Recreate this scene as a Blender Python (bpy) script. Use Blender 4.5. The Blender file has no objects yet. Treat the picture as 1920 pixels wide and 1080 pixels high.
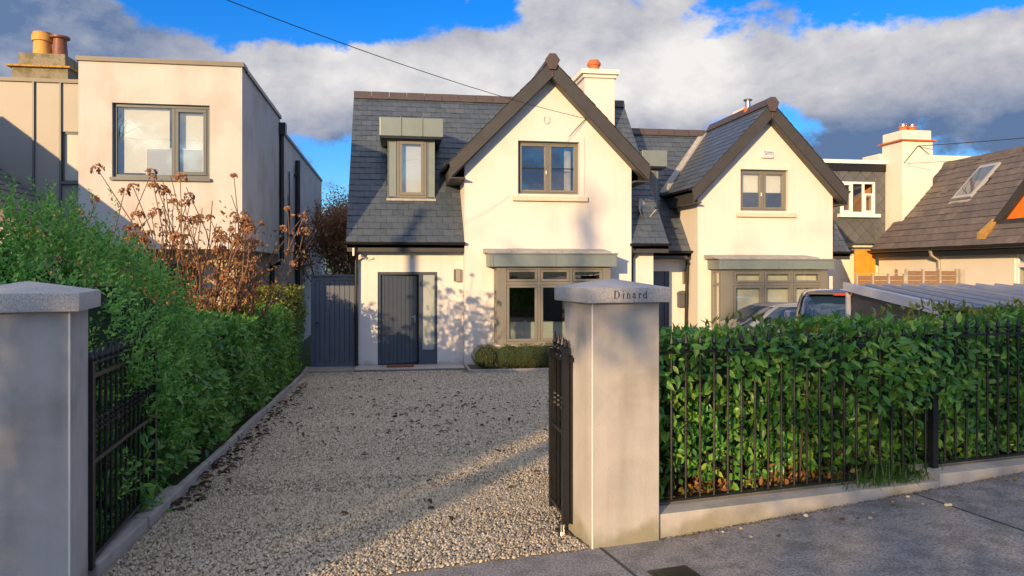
import bpy, bmesh, math, random
import numpy as np
from mathutils import Matrix, Vector
rad = math.radians
random.seed(7); RNG = np.random.default_rng(11)
SC = bpy.context.scene
COL = SC.collection

# ---------------------------------------------------------------- camera, sky, sun, exposure
YAW = 9.0
SUN_AZ, SUN_EL = 34.0, 11.5          # light travels 34 deg right of straight-ahead, 11.5 deg down
cam_d = bpy.data.cameras.new('camera'); cam = bpy.data.objects.new('camera', cam_d); COL.objects.link(cam)
cam.location = (0, 0, 1.65); cam.rotation_euler = (rad(90), 0, rad(-YAW))
cam_d.sensor_width = 36; cam_d.lens = 36 * 1420 / 1920; cam_d.shift_y = -35 / 1920
cam_d.clip_start = 0.05; cam_d.clip_end = 3000
SC.camera = cam

sun_d = bpy.data.lights.new('sun', 'SUN'); sun = bpy.data.objects.new('sun', sun_d); COL.objects.link(sun)
sun_d.energy = 4.1; sun_d.angle = rad(0.5); sun_d.color = (1.0, 0.66, 0.33)
_d = Vector((math.sin(rad(SUN_AZ)) * math.cos(rad(SUN_EL)), math.cos(rad(SUN_AZ)) * math.cos(rad(SUN_EL)), -math.sin(rad(SUN_EL))))
sun.rotation_euler = _d.to_track_quat('-Z', 'Y').to_euler(); sun.location = (-20, -30, 20)

SC.view_settings.view_transform = 'Standard'; SC.view_settings.look = 'None'
SC.view_settings.gamma = 1.0; SC.view_settings.use_curve_mapping = False
SC.view_settings.exposure = 0.64
SC.cycles.use_adaptive_sampling = True; SC.cycles.adaptive_threshold = 0.02; SC.cycles.max_bounces = 5; SC.cycles.diffuse_bounces = 2; SC.cycles.glossy_bounces = 2; SC.cycles.transparent_max_bounces = 8

def make_world():
    w = bpy.data.worlds.new('World'); SC.world = w; w.use_nodes = True
    nt = w.node_tree; N = nt.nodes; L = nt.links; N.clear()
    def node(t, **k):
        n = N.new(t)
        for a, b in k.items(): setattr(n, a, b)
        return n
    def val(x): return x
    def mth(op, a, b=None, c=None, clamp=False):
        n = node('ShaderNodeMath', operation=op, use_clamp=clamp)
        for i, x in enumerate((a, b, c)):
            if x is None: continue
            if isinstance(x, (int, float)): n.inputs[i].default_value = x
            else: L.new(x, n.inputs[i])
        return n.outputs[0]
    sky = node('ShaderNodeTexSky', sky_type='NISHITA', sun_disc=False)
    sky.sun_elevation = rad(SUN_EL); sky.sun_rotation = rad(180 + SUN_AZ)
    sky.altitude = 20; sky.air_density = 1.0; sky.dust_density = 1.0; sky.ozone_density = 2.5
    hs = node('ShaderNodeHueSaturation'); hs.inputs['Saturation'].default_value = 1.45; hs.inputs['Value'].default_value = 1.0
    L.new(sky.outputs[0], hs.inputs['Color'])
    tc = node('ShaderNodeTexCoord'); sp = node('ShaderNodeSeparateXYZ'); L.new(tc.outputs['Generated'], sp.inputs[0])
    el = mth('MULTIPLY', mth('ARCSINE', sp.outputs[2]), 57.2958)
    az = mth('MULTIPLY', mth('ARCTAN2', sp.outputs[0], sp.outputs[1]), 57.2958)
    mp = node('ShaderNodeMapping'); mp.inputs['Scale'].default_value = (1, 1, 1.6); mp.inputs['Location'].default_value = (0.35, 0.1, 0.2)
    L.new(tc.outputs['Generated'], mp.inputs[0])
    def noise(scale, detail, rough, dist=0.0, off=None):
        n = node('ShaderNodeTexNoise'); n.inputs['Scale'].default_value = scale; n.inputs['Detail'].default_value = detail
        n.inputs['Roughness'].default_value = rough; n.inputs['Distortion'].default_value = dist
        if off:
            m2 = node('ShaderNodeMapping'); m2.inputs['Location'].default_value = off; L.new(mp.outputs[0], m2.inputs[0]); L.new(m2.outputs[0], n.inputs[0])
        else: L.new(mp.outputs[0], n.inputs[0])
        return n.outputs[0]
    d = noise(5.6, 8, 0.60, 0.10)
    d2 = noise(7.0, 7, 0.60, 0.1, (3.1, 1.2, 0.4))
    def gauss(a0, sa, e0, se):
        t = mth('POWER', mth('DIVIDE', mth('SUBTRACT', el, e0), se), 2.0)
        if sa: t = mth('ADD', t, mth('POWER', mth('DIVIDE', mth('SUBTRACT', az, a0), sa), 2.0))
        return mth('EXPONENT', mth('MULTIPLY', t, -1.0))
    terms = [(gauss(0, None, 13.2, 3.3), 0.42), (gauss(18, 8, 18.5, 4), 0.36), (gauss(-27, 9, 18.5, 6), 0.5),
             (gauss(-7, 9, 19.5, 2.6), -0.34), (gauss(38, 8, 19.5, 2.8), -0.36), (gauss(0, None, 4, 3.2), 0.2), (gauss(0, None, 8.0, 2.2), 0.12), (gauss(5, 16, 14, 3), 0.12), (gauss(0, None, 62, 30), 0.30)]  # last term adds unseen overhead cloud to lift the ambient light
    m = mth('MULTIPLY', mth('SUBTRACT', d, 0.5), 1.5)
    for g, k in terms: m = mth('ADD', m, mth('MULTIPLY', g, k))
    mask = node('ShaderNodeMapRange', interpolation_type='SMOOTHSTEP'); L.new(m, mask.inputs[0])
    mask.inputs[1].default_value = 0.08; mask.inputs[2].default_value = 0.23
    # thick parts are lit cream by the low sun behind the viewer, bellies and thin parts grey-blue
    s = mth('MULTIPLY', mth('SUBTRACT', d2, 0.5), 1.7)
    s = mth('ADD', s, mth('MULTIPLY', gauss(12, 26, 14.0, 3.6), 0.62))
    s = mth('ADD', s, mth('MULTIPLY', gauss(-28, 12, 16, 7), -0.35))
    s = mth('ADD', s, mth('MULTIPLY', gauss(0, None, 8.0, 2.6), -0.42)); s = mth('ADD', s, mth('MULTIPLY', gauss(0, None, 60, 26), 0.25))
    s = mth('ADD', s, 0.32, clamp=True)
    cr = node('ShaderNodeValToRGB'); L.new(s, cr.inputs[0])
    e = cr.color_ramp.elements
    e[0].position = 0.0; e[0].color = (0.13, 0.21, 0.38, 1); e[1].position = 1.0; e[1].color = (0.96, 0.93, 0.905, 1)
    k = cr.color_ramp.elements.new(0.45); k.color = (0.50, 0.51, 0.58, 1)
    tn = node('ShaderNodeVectorMath', operation='MULTIPLY'); L.new(hs.outputs[0], tn.inputs[0]); tn.inputs[1].default_value = (0.44, 0.68, 1.05)
    # clouds on the unseen sunward side brightened to add fill light in the shade
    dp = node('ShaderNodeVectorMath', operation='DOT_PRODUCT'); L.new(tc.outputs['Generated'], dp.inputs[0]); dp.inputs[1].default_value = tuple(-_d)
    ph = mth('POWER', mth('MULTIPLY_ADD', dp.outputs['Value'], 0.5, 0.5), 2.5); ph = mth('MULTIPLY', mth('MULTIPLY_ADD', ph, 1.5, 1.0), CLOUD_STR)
    bg1 = node('ShaderNodeBackground'); bg1.inputs[1].default_value = SKY_STR; L.new(tn.outputs[0], bg1.inputs[0])
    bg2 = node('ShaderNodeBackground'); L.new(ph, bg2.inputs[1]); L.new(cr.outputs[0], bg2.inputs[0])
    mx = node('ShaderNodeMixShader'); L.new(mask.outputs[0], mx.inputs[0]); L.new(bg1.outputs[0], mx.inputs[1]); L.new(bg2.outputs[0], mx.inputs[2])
    out = node('ShaderNodeOutputWorld'); L.new(mx.outputs[0], out.inputs[0])
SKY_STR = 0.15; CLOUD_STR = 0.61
make_world()

# ---------------------------------------------------------------- materials
MATS = {}
def lin(r, g, b): return tuple(((c / 255) / 12.92 if c / 255 <= 0.04045 else ((c / 255 + 0.055) / 1.055) ** 2.4) for c in (r, g, b))
def mat(name, c, rough=0.6, var=0.0, vscale=3.0, bump=0.0, bscale=60.0, metal=0.0, spec=0.5, c2=None, c2scale=2.0, c2lo=0.45, c2hi=0.65, rnd=None, transl=0.0, coat=0.0, stretch=None, splash=None, streak=0.0):
    """procedural principled material; rnd = list of colours picked per object/island; c2 = stain colour in noise patches"""
    if name in MATS: return MATS[name]
    m = bpy.data.materials.new(name); m.use_nodes = True; MATS[name] = m
    nt = m.node_tree; N = nt.nodes; L = nt.links
    p = N['Principled BSDF']; out = N['Material Output']
    p.inputs['Roughness'].default_value = rough; p.inputs['Metallic'].default_value = metal
    p.inputs['Specular IOR Level'].default_value = spec; p.inputs['Coat Weight'].default_value = coat
    tc = N.new('ShaderNodeTexCoord'); vec = tc.outputs['Object']
    if stretch:
        mp = N.new('ShaderNodeMapping'); mp.inputs['Scale'].default_value = stretch; L.new(vec, mp.inputs[0]); vec = mp.outputs[0]
    def noise(s, d=6):
        n = N.new('ShaderNodeTexNoise'); n.inputs['Scale'].default_value = s; n.inputs['Detail'].default_value = d; L.new(vec, n.inputs[0]); return n.outputs[0]
    rgb = N.new('ShaderNodeRGB'); rgb.outputs[0].default_value = (*c, 1); col = rgb.outputs[0]
    if rnd:
        gi = N.new('ShaderNodeNewGeometry'); oi = N.new('ShaderNodeObjectInfo')
        a = N.new('ShaderNodeMath'); a.operation = 'ADD'; L.new(gi.outputs['Random Per Island'], a.inputs[0]); L.new(oi.outputs['Random'], a.inputs[1])
        f = N.new('ShaderNodeMath'); f.operation = 'FRACT'; L.new(a.outputs[0], f.inputs[0])
        cr = N.new('ShaderNodeValToRGB'); L.new(f.outputs[0], cr.inputs[0])
        els = cr.color_ramp.elements
        while len(els) < len(rnd): els.new(0.5)
        for i, cc in enumerate(rnd): els[i].position = i / (len(rnd) - 1); els[i].color = (*cc, 1)
        col = cr.outputs[0]
    if c2:
        mr = N.new('ShaderNodeMapRange'); mr.interpolation_type = 'SMOOTHSTEP'; L.new(noise(c2scale, 8), mr.inputs[0])
        mr.inputs[1].default_value = c2lo; mr.inputs[2].default_value = c2hi
        mx = N.new('ShaderNodeMix'); mx.data_type = 'RGBA'; L.new(mr.outputs[0], mx.inputs[0]); L.new(col, mx.inputs[6]); mx.inputs[7].default_value = (*c2, 1); col = mx.outputs[2]
    if streak:      # faint vertical rain streaks
        mp2 = N.new('ShaderNodeMapping'); mp2.inputs['Scale'].default_value = (5.0, 5.0, 0.35); L.new(tc.outputs['Object'], mp2.inputs[0])
        n2 = N.new('ShaderNodeTexNoise'); n2.inputs['Scale'].default_value = 1.6; n2.inputs['Detail'].default_value = 6; L.new(mp2.outputs[0], n2.inputs[0])
        mr = N.new('ShaderNodeMapRange'); L.new(n2.outputs[0], mr.inputs[0]); mr.inputs[1].default_value = 0.45; mr.inputs[2].default_value = 0.75; mr.inputs[3].default_value = 1.0; mr.inputs[4].default_value = 1 - streak
        mx = N.new('ShaderNodeVectorMath'); mx.operation = 'SCALE'; L.new(col, mx.inputs[0]); L.new(mr.outputs[0], mx.inputs['Scale']); col = mx.outputs[0]
    if splash:      # dirt splashed and algae grown on the lowest part: (height, colour)
        sx = N.new('ShaderNodeSeparateXYZ'); L.new(tc.outputs['Object'], sx.inputs[0])
        ad = N.new('ShaderNodeMath'); ad.operation = 'MULTIPLY_ADD'; L.new(noise(4.5, 7), ad.inputs[0]); ad.inputs[1].default_value = -2.2 * splash[0]; L.new(sx.outputs[2], ad.inputs[2])
        mr = N.new('ShaderNodeMapRange'); mr.interpolation_type = 'SMOOTHSTEP'; L.new(ad.outputs[0], mr.inputs[0]); mr.inputs[1].default_value = -splash[0] * 1.1; mr.inputs[2].default_value = -splash[0] * 0.25; mr.inputs[3].default_value = 0.75; mr.inputs[4].default_value = 0.0
        mx = N.new('ShaderNodeMix'); mx.data_type = 'RGBA'; L.new(mr.outputs[0], mx.inputs[0]); L.new(col, mx.inputs[6]); mx.inputs[7].default_value = (*splash[1], 1); col = mx.outputs[2]
    if var:
        mr = N.new('ShaderNodeMapRange'); L.new(noise(vscale), mr.inputs[0]); mr.inputs[1].default_value = 0.25; mr.inputs[2].default_value = 0.75
        mr.inputs[3].default_value = 1 - var; mr.inputs[4].default_value = 1 + var
        mx = N.new('ShaderNodeVectorMath'); mx.operation = 'SCALE'; L.new(col, mx.inputs[0]); L.new(mr.outputs[0], mx.inputs['Scale']); col = mx.outputs[0]
    L.new(col, p.inputs['Base Color'])
    if bump:
        b = N.new('ShaderNodeBump'); b.inputs['Strength'].default_value = bump; b.inputs['Distance'].default_value = 0.01
        L.new(noise(bscale, 5), b.inputs['Height']); L.new(b.outputs[0], p.inputs['Normal'])
    if transl:
        t = N.new('ShaderNodeBsdfTranslucent'); L.new(col, t.inputs[0]); ms = N.new('ShaderNodeMixShader'); ms.inputs[0].default_value = transl
        L.new(p.outputs[0], ms.inputs[1]); L.new(t.outputs[0], ms.inputs[2]); L.new(ms.outputs[0], out.inputs[0])
    return m
def glass(name, tint=(0.75, 0.8, 0.8), refl=1.0):
    m = bpy.data.materials.new(name); m.use_nodes = True; nt = m.node_tree; N = nt.nodes; L = nt.links; N.clear()
    out = N.new('ShaderNodeOutputMaterial'); t = N.new('ShaderNodeBsdfTransparent'); t.inputs[0].default_value = (*tint, 1)
    g = N.new('ShaderNodeBsdfGlossy'); g.inputs['Roughness'].default_value = 0.01; g.inputs[0].default_value = (0.95, 0.95, 0.95, 1)
    lw = N.new('ShaderNodeLayerWeight'); lw.inputs[0].default_value = 0.5
    pw = N.new('ShaderNodeMath'); pw.operation = 'POWER'; pw.inputs[1].default_value = 4.0; L.new(lw.outputs['Facing'], pw.inputs[0])
    f = N.new('ShaderNodeMath'); f.operation = 'MULTIPLY_ADD'; f.inputs[1].default_value = 0.85; f.inputs[2].default_value = 0.13; L.new(pw.outputs[0], f.inputs[0])
    nz = N.new('ShaderNodeTexNoise'); nz.inputs['Scale'].default_value = 1.3; tc = N.new('ShaderNodeTexCoord'); L.new(tc.outputs['Object'], nz.inputs[0])
    b = N.new('ShaderNodeBump'); b.inputs['Strength'].default_value = 0.04; b.inputs['Distance'].default_value = 0.05; L.new(nz.outputs[0], b.inputs['Height']); L.new(b.outputs[0], g.inputs['Normal'])
    k = N.new('ShaderNodeMath'); k.operation = 'MULTIPLY'; k.use_clamp = True; k.inputs[1].default_value = refl; L.new(f.outputs[0], k.inputs[0])
    mx = N.new('ShaderNodeMixShader'); L.new(k.outputs[0], mx.inputs[0]); L.new(t.outputs[0], mx.inputs[1]); L.new(g.outputs[0], mx.inputs[2]); L.new(mx.outputs[0], out.inputs[0])
    return m
RENDER = mat('render_white', (0.70, 0.67, 0.63), 0.9, 0.05, 1.2, 0.10, 90, streak=.05, splash=(.22, (.42, .38, .31)), c2=(0.60, 0.57, 0.52), c2scale=0.7, c2lo=0.5, c2hi=0.8)
RENDER_N = mat('render_cream', (0.69, 0.655, 0.60), 0.9, 0.05, 1.0, 0.10, 90, streak=.05, c2=(0.60, 0.56, 0.51), c2scale=0.8, c2lo=0.5, c2hi=0.8)
RENDER_L = mat('render_grey_white', (0.555, 0.55, 0.53), 0.92, 0.05, 1.5, 0.25, 140, streak=.06, c2=(0.49, 0.465, 0.43), c2scale=1.1)
RENDER_T = mat('render_tan', (0.50, 0.42, 0.33), 0.92, 0.06, 1.5, 0.2, 120)
RENDER_R = mat('render_ivory', (0.80, 0.74, 0.62), 0.92, 0.06, 1.2, 0.25, 60, c2=(0.66, 0.60, 0.50), c2scale=1.4, c2lo=0.55, c2hi=0.8)
STONE_SILL = mat('sill_stone', (0.62, 0.55, 0.43), 0.85, 0.08, 6, 0.15, 90)
SLATE = mat('slate_blue', (0.06, 0.07, 0.10), 0.42, 0.18, 9, 0.25, 40, c2=(0.14, 0.15, 0.175), c2scale=1.3, c2lo=0.52, c2hi=0.78,
            rnd=[(0.054, 0.074, 0.100), (0.072, 0.094, 0.124), (0.062, 0.081, 0.106), (0.092, 0.112, 0.140)])
SLATE_B = mat('slate_bed', (0.03, 0.032, 0.038), 0.8)
TILE_BROWN = mat('roof_tile_brown', (0.13, 0.105, 0.095), 0.8, 0.2, 7, 0.3, 50, c2=(0.19, 0.15, 0.11), c2scale=1.5, c2lo=0.5, c2hi=0.75,
                 rnd=[(0.095, 0.085, 0.085), (0.14, 0.115, 0.10), (0.115, 0.098, 0.092), (0.17, 0.14, 0.12)])
DIAMOND = mat('slate_diamond', (0.10, 0.105, 0.11), 0.6, 0.1, 5, 0.1, 40, rnd=[(0.085, 0.09, 0.096), (0.115, 0.12, 0.125)])
RIDGE = mat('ridge_tile', (0.075, 0.058, 0.058), 0.6, 0.15, 5, 0.2, 40)
ZINC = mat('zinc_grey_green', (0.20, 0.245, 0.24), 0.42, 0.07, 3, 0.03, 20, metal=0.15)
ZINC_C = mat('zinc_cladding', (0.27, 0.26, 0.235), 0.5, 0.05, 1.5, metal=0.1)
LEAD = mat('lead_flashing', (0.36, 0.345, 0.325), 0.6, 0.25, 8, 0.2, 30)
FASCIA = mat('fascia_dark', (0.050, 0.048, 0.047), 0.5, 0.15, 4)
GUTTER = mat('gutter_black', (0.012, 0.013, 0.015), 0.35, spec=0.5)
FRAME = mat('window_frame_taupe', (0.185, 0.18, 0.155), 0.45, 0.04, 4)
FRAME_G = mat('window_frame_grey', (0.085, 0.105, 0.12), 0.4, 0.04, 4)
FRAME_W = mat('window_frame_white', (0.80, 0.79, 0.76), 0.4)
GLASS = glass('window_glass', (0.94, 0.96, 0.95), 1.0)
FROST = mat('frosted_glass', (0.36, 0.40, 0.38), 0.25, 0.06, 2)
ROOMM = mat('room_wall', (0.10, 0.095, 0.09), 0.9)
ROOMP = mat('room_wall_pale', (0.62, 0.60, 0.52), 0.9)
CURTAIN = mat('curtain_white', (0.75, 0.73, 0.68), 0.9, 0.1, 5)
BLIND = mat('blind_cream', (0.80, 0.78, 0.66), 0.9, 0.04, 6)
DOORP = mat('door_paint_navy', (0.060, 0.078, 0.105), 0.38, 0.06, 4, 0.03, 30)
GATEP = mat('side_gate_paint', (0.105, 0.125, 0.165), 0.42, 0.08, 4, 0.04, 40)
STEEL = mat('steel', (0.55, 0.55, 0.55), 0.3, metal=1.0)
IRON = mat('iron_black', (0.010, 0.011, 0.013), 0.38, 0.3, 20, 0.15, 80, c2=(0.018, 0.018, 0.020), c2scale=14, c2lo=0.58, c2hi=0.7)
TERRA = mat('terracotta', (0.52, 0.14, 0.04), 0.7, 0.12, 8)
TERRA_Y = mat('terracotta_buff', (0.62, 0.33, 0.085), 0.7, 0.12, 8)
TERRA_D = mat('terracotta_dark', (0.20, 0.075, 0.04), 0.5, 0.2, 8)
PEBBLE = mat('pebbledash', (0.26, 0.23, 0.17), 0.95, 0.35, 40, 0.8, 70, c2=(0.16, 0.15, 0.08), c2scale=5)
PILLAR = mat('pillar_render', (0.45, 0.43, 0.395), 0.92, 0.10, 5, 0.25, 110, streak=.16, splash=(.16, (.20, .185, .105)), c2=(0.34, 0.32, 0.29), c2scale=2.6, c2lo=0.46, c2hi=0.72)
GRANITE = mat('granite_cap', (0.50, 0.48, 0.45), 0.85, 0.30, 160, 0.4, 150, c2=(0.30, 0.285, 0.26), c2scale=170, c2lo=0.54, c2hi=0.64, streak=.1)
BEAD = mat('corner_bead', (0.72, 0.70, 0.66), 0.6)
LETTER = mat('letter_black', (0.012, 0.011, 0.010), 0.5)
KERBM = mat('kerb_concrete', (0.36, 0.34, 0.31), 0.92, 0.15, 8, 0.3, 70)
CONC = mat('pavement_concrete', (0.235, 0.23, 0.232), 0.9, 0.65, 75, 0.9, 75, c2=(0.165, 0.162, 0.165), c2scale=7, c2lo=0.40, c2hi=0.66)
ASPH = mat('asphalt', (0.05, 0.05, 0.052), 0.92, 0.2, 30, 0.5, 120)
EARTH = mat('earth', (0.09, 0.07, 0.05), 0.95, 0.3, 6, 0.4, 40)
GRASSM = mat('lawn', (0.05, 0.085, 0.025), 0.95, 0.35, 3, 0.5, 60, c2=(0.09, 0.09, 0.04), c2scale=0.3)
GRAVELB = mat('gravel_bed', (0.30, 0.25, 0.18), 0.95, 0.35, 60, 1.0, 90, c2=(0.25, 0.215, 0.175), c2scale=1.2, c2lo=0.5, c2hi=0.8)
STONES = mat('gravel_stones', (0.4, 0.36, 0.3), 0.85, 0.1, 30, rnd=[(0.15, 0.125, 0.09), (0.43, 0.365, 0.265), (0.55, 0.47, 0.34), (0.28, 0.225, 0.15), (0.64, 0.575, 0.455), (0.41, 0.355, 0.265)])
TILEST = mat('porch_tile', (0.46, 0.42, 0.40), 0.5, 0.06, 6)
LAUREL = mat('laurel_leaf', (0.04, 0.10, 0.02), 0.36, rnd=[(0.045, 0.16, 0.035), (0.10, 0.30, 0.045), (0.20, 0.44, 0.06), (0.06, 0.22, 0.05), (0.34, 0.50, 0.07)], transl=0.35)
LAUREL_Y = mat('laurel_leaf_sunlit', (0.15, 0.19, 0.03), 0.4, rnd=[(0.06, 0.12, 0.02), (0.17, 0.21, 0.03), (0.26, 0.25, 0.045), (0.10, 0.16, 0.025)], transl=0.3)  # yellow of sunlight on the hedge tops put into the leaf colour
PITTO = mat('pittosporum_leaf', (0.05, 0.14, 0.03), 0.5, rnd=[(0.06, 0.22, 0.045), (0.13, 0.40, 0.07), (0.33, 0.60, 0.11), (0.08, 0.30, 0.065)], transl=0.4)
BOXLEAF = mat('box_leaf', (0.07, 0.09, 0.02), 0.5, rnd=[(0.030, 0.055, 0.012), (0.075, 0.095, 0.018), (0.13, 0.12, 0.025), (0.05, 0.075, 0.015)], transl=0.2)
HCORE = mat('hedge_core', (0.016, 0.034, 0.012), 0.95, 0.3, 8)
DEADLEAF = mat('dead_leaf', (0.15, 0.07, 0.03), 0.7, rnd=[(0.16, 0.07, 0.03), (0.30, 0.15, 0.05), (0.42, 0.25, 0.07), (0.22, 0.08, 0.035), (0.36, 0.24, 0.05)], transl=0.25)
FLORET = mat('dried_floret', (0.2, 0.09, 0.05), 0.75, rnd=[(0.22, 0.095, 0.055), (0.38, 0.18, 0.085), (0.47, 0.27, 0.13), (0.30, 0.12, 0.07)], transl=0.25)
LITTER = mat('leaf_litter', (0.06, 0.025, 0.015), 0.8, rnd=[(0.030, 0.016, 0.012), (0.06, 0.028, 0.018), (0.12, 0.05, 0.022), (0.045, 0.025, 0.018)])
STEMB = mat('stem_brown', (0.17, 0.095, 0.06), 0.8, 0.3, 20)
BARK = mat('bark', (0.07, 0.052, 0.04), 0.95, 0.3, 12, 0.6, 25)
EVERG = mat('evergreen_leaf', (0.03, 0.06, 0.02), 0.5, rnd=[(0.02, 0.045, 0.014), (0.045, 0.085, 0.022)], transl=0.1)
GRASSB = mat('grass_blade', (0.06, 0.16, 0.03), 0.5, rnd=[(0.04, 0.12, 0.02), (0.09, 0.21, 0.035)], transl=0.3)
CARP1 = mat('car_paint_reflection_pale', (0.20, 0.21, 0.24), 0.28, coat=0.9)  # dark blue paint lightened to stand for sky reflected in the roof
CARP2 = mat('car_paint_blue', (0.016, 0.045, 0.14), 0.22, coat=0.9)
CARGL = mat('car_glass', (0.015, 0.035, 0.075), 0.04, spec=0.9)
RUBBER = mat('tyre_rubber', (0.012, 0.012, 0.012), 0.85)
REDL = mat('red_lens', (0.35, 0.012, 0.012), 0.2)
BLKPL = mat('black_plastic', (0.012, 0.012, 0.012), 0.45)
SHEDR = mat('shed_sheet_roof', (0.10, 0.125, 0.17), 0.35, 0.05, 3, metal=0.3)
SHEDW = mat('shed_wall', (0.075, 0.075, 0.08), 0.7, 0.1, 4)
SHEDE = mat('shed_trim', (0.62, 0.63, 0.66), 0.45)
FENCEW = mat('fence_wood', (0.24, 0.15, 0.085), 0.9, 0.25, 5, 0.4, 30, stretch=(1, 1, 12))
FENCEP = mat('fence_post', (0.40, 0.36, 0.29), 0.9, 0.2, 8, 0.2, 50)
ORANGE = mat('orange_render', (0.85, 0.20, 0.015), 0.85, 0.06, 3)
ORANGE_Y = mat('ochre_boards', (0.62, 0.27, 0.02), 0.8, 0.15, 5)
MOSS = mat('moss_ochre', (0.45, 0.25, 0.06), 0.95, 0.3, 14, 0.6, 40)
CREAMCAP = mat('chimney_cap', (0.80, 0.76, 0.66), 0.9, 0.05, 4)
MATTING = mat('coir_mat', (0.20, 0.075, 0.04), 0.95, 0.3, 50, 0.6, 120)
LAMPM = mat('lamp_metal', (0.42, 0.38, 0.31), 0.4, metal=0.6)
PLASTW = mat('white_plastic', (0.80, 0.78, 0.72), 0.5)
BLUEPR = mat('blue_print', (0.05, 0.10, 0.35), 0.6)
WIREM = mat('wire', (0.02, 0.02, 0.022), 0.6)
WOODP = mat('pole_wood', (0.13, 0.09, 0.06), 0.9, 0.3, 10)
SOFA = mat('sofa_fabric', (0.42, 0.50, 0.46), 0.9, 0.08, 5)
BULB = mat('amber_lamp', (0.75, 0.25, 0.05), 0.5)

# ---------------------------------------------------------------- helpers
ROOTM = {}
def link(o): COL.objects.link(o); return o
def tag(o, label=None, cat=None, group=None, kind=None):
    if label: o['label'] = label
    if cat: o['category'] = cat
    if group: o['group'] = group
    if kind: o['kind'] = kind
    return o
def root(name, label, cat, loc=(0, 0, 0), rz=0.0, group=None):
    o = link(bpy.data.objects.new(name, None)); o.empty_display_size = 0.2
    o.location = loc; o.rotation_euler = (0, 0, rad(rz))
    ROOTM[o.name] = Matrix.Translation(loc) @ Matrix.Rotation(rad(rz), 4, 'Z')
    return tag(o, label, cat, group)
def rm(o): return ROOTM.get(o.name, Matrix.Identity(4)) if o else Matrix.Identity(4)
class MB:
    def __init__(s): s.v = []; s.f = []; s.M = None
    def add(s, pts, faces):
        n = len(s.v)
        for p in pts: s.v.append(tuple(s.M @ Vector(p)) if s.M else tuple(p))
        s.f += [tuple(i + n for i in f) for f in faces]; return s
    def box(s, x0, x1, y0, y1, z0, z1):
        return s.add([(x0, y0, z0), (x1, y0, z0), (x1, y1, z0), (x0, y1, z0), (x0, y0, z1), (x1, y0, z1), (x1, y1, z1), (x0, y1, z1)],
                     [(0, 3, 2, 1), (4, 5, 6, 7), (0, 1, 5, 4), (1, 2, 6, 5), (2, 3, 7, 6), (3, 0, 4, 7)])
    def prism(s, pts, vec):
        n = len(pts); vec = Vector(vec); a = [Vector(p) for p in pts]
        return s.add(a + [p + vec for p in a], [tuple(range(n)), tuple(range(2 * n - 1, n - 1, -1))] + [(i, i + n, (i + 1) % n + n, (i + 1) % n) for i in range(n)])
    def tube(s, pts, r, n=6, r1=None):
        pts = [Vector(p) for p in pts]; k = len(pts); vs = []; fs = []
        for i, p in enumerate(pts):
            t = (pts[min(i + 1, k - 1)] - pts[max(i - 1, 0)]).normalized()
            a = t.cross(Vector((0.13, 0.21, 1.0)) if abs(t.z) < 0.9 else Vector((1, 0, 0))).normalized(); b = t.cross(a)
            rr = r if r1 is None else r + (r1 - r) * i / max(k - 1, 1)
            vs += [p + (a * math.cos(2 * math.pi * j / n) + b * math.sin(2 * math.pi * j / n)) * rr for j in range(n)]
        for i in range(k - 1):
            fs += [(i * n + j, i * n + (j + 1) % n, (i + 1) * n + (j + 1) % n, (i + 1) * n + j) for j in range(n)]
        fs += [tuple(range(n - 1, -1, -1)), tuple((k - 1) * n + j for j in range(n))]
        return s.add(vs, fs)
    def lathe(s, c, prof, n=16):
        k = len(prof); vs = [(c[0] + r * math.cos(2 * math.pi * j / n), c[1] + r * math.sin(2 * math.pi * j / n), c[2] + z) for r, z in prof for j in range(n)]
        fs = [(i * n + j, i * n + (j + 1) % n, (i + 1) * n + (j + 1) % n, (i + 1) * n + j) for i in range(k - 1) for j in range(n)]
        fs += [tuple(range(n - 1, -1, -1)), tuple((k - 1) * n + j for j in range(n))]
        return s.add(vs, fs)
    def ring(s, x0, x1, z0, z1, w, y0, y1):   # rectangular frame facing -Y
        s.box(x0, x1, y0, y1, z0, z0 + w); s.box(x0, x1, y0, y1, z1 - w, z1)
        s.box(x0, x0 + w, y0, y1, z0 + w, z1 - w); return s.box(x1 - w, x1, y0, y1, z0 + w, z1 - w)
    def mesh(s, name, M=None):
        me = bpy.data.meshes.new(name); v = s.v
        if M is not None: v = [tuple(M @ Vector(p)) for p in v]
        me.from_pydata(v, [], s.f); return me
    def build(s, name, m, parent=None, smooth=False, bevel=0.0, label=None, kind=None, seg=2, local=False):
        M = None if (parent is None or local) else rm(parent).inverted()
        me = s.mesh(name, M)
        if True:
            bm = bmesh.new(); bm.from_mesh(me); bmesh.ops.recalc_face_normals(bm, faces=bm.faces)
            if bevel: 
                bmesh.ops.bevel(bm, geom=[e for e in bm.edges if len(e.link_faces) == 2 and e.calc_face_angle(0) > 0.5], offset=bevel, segments=seg, affect='EDGES', profile=0.6)
            bm.to_mesh(me); bm.free()
        me.materials.append(m)
        if smooth:
            me.polygons.foreach_set('use_smooth', [True] * len(me.polygons)); 
            try: me.set_sharp_from_angle(angle=rad(40))
            except Exception: pass
        o = link(bpy.data.objects.new(name, me)); o.parent = parent
        if parent: ROOTM[o.name] = rm(parent)
        return tag(o, label, None, None, kind)
def B(*a): return MB().box(*a)
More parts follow.
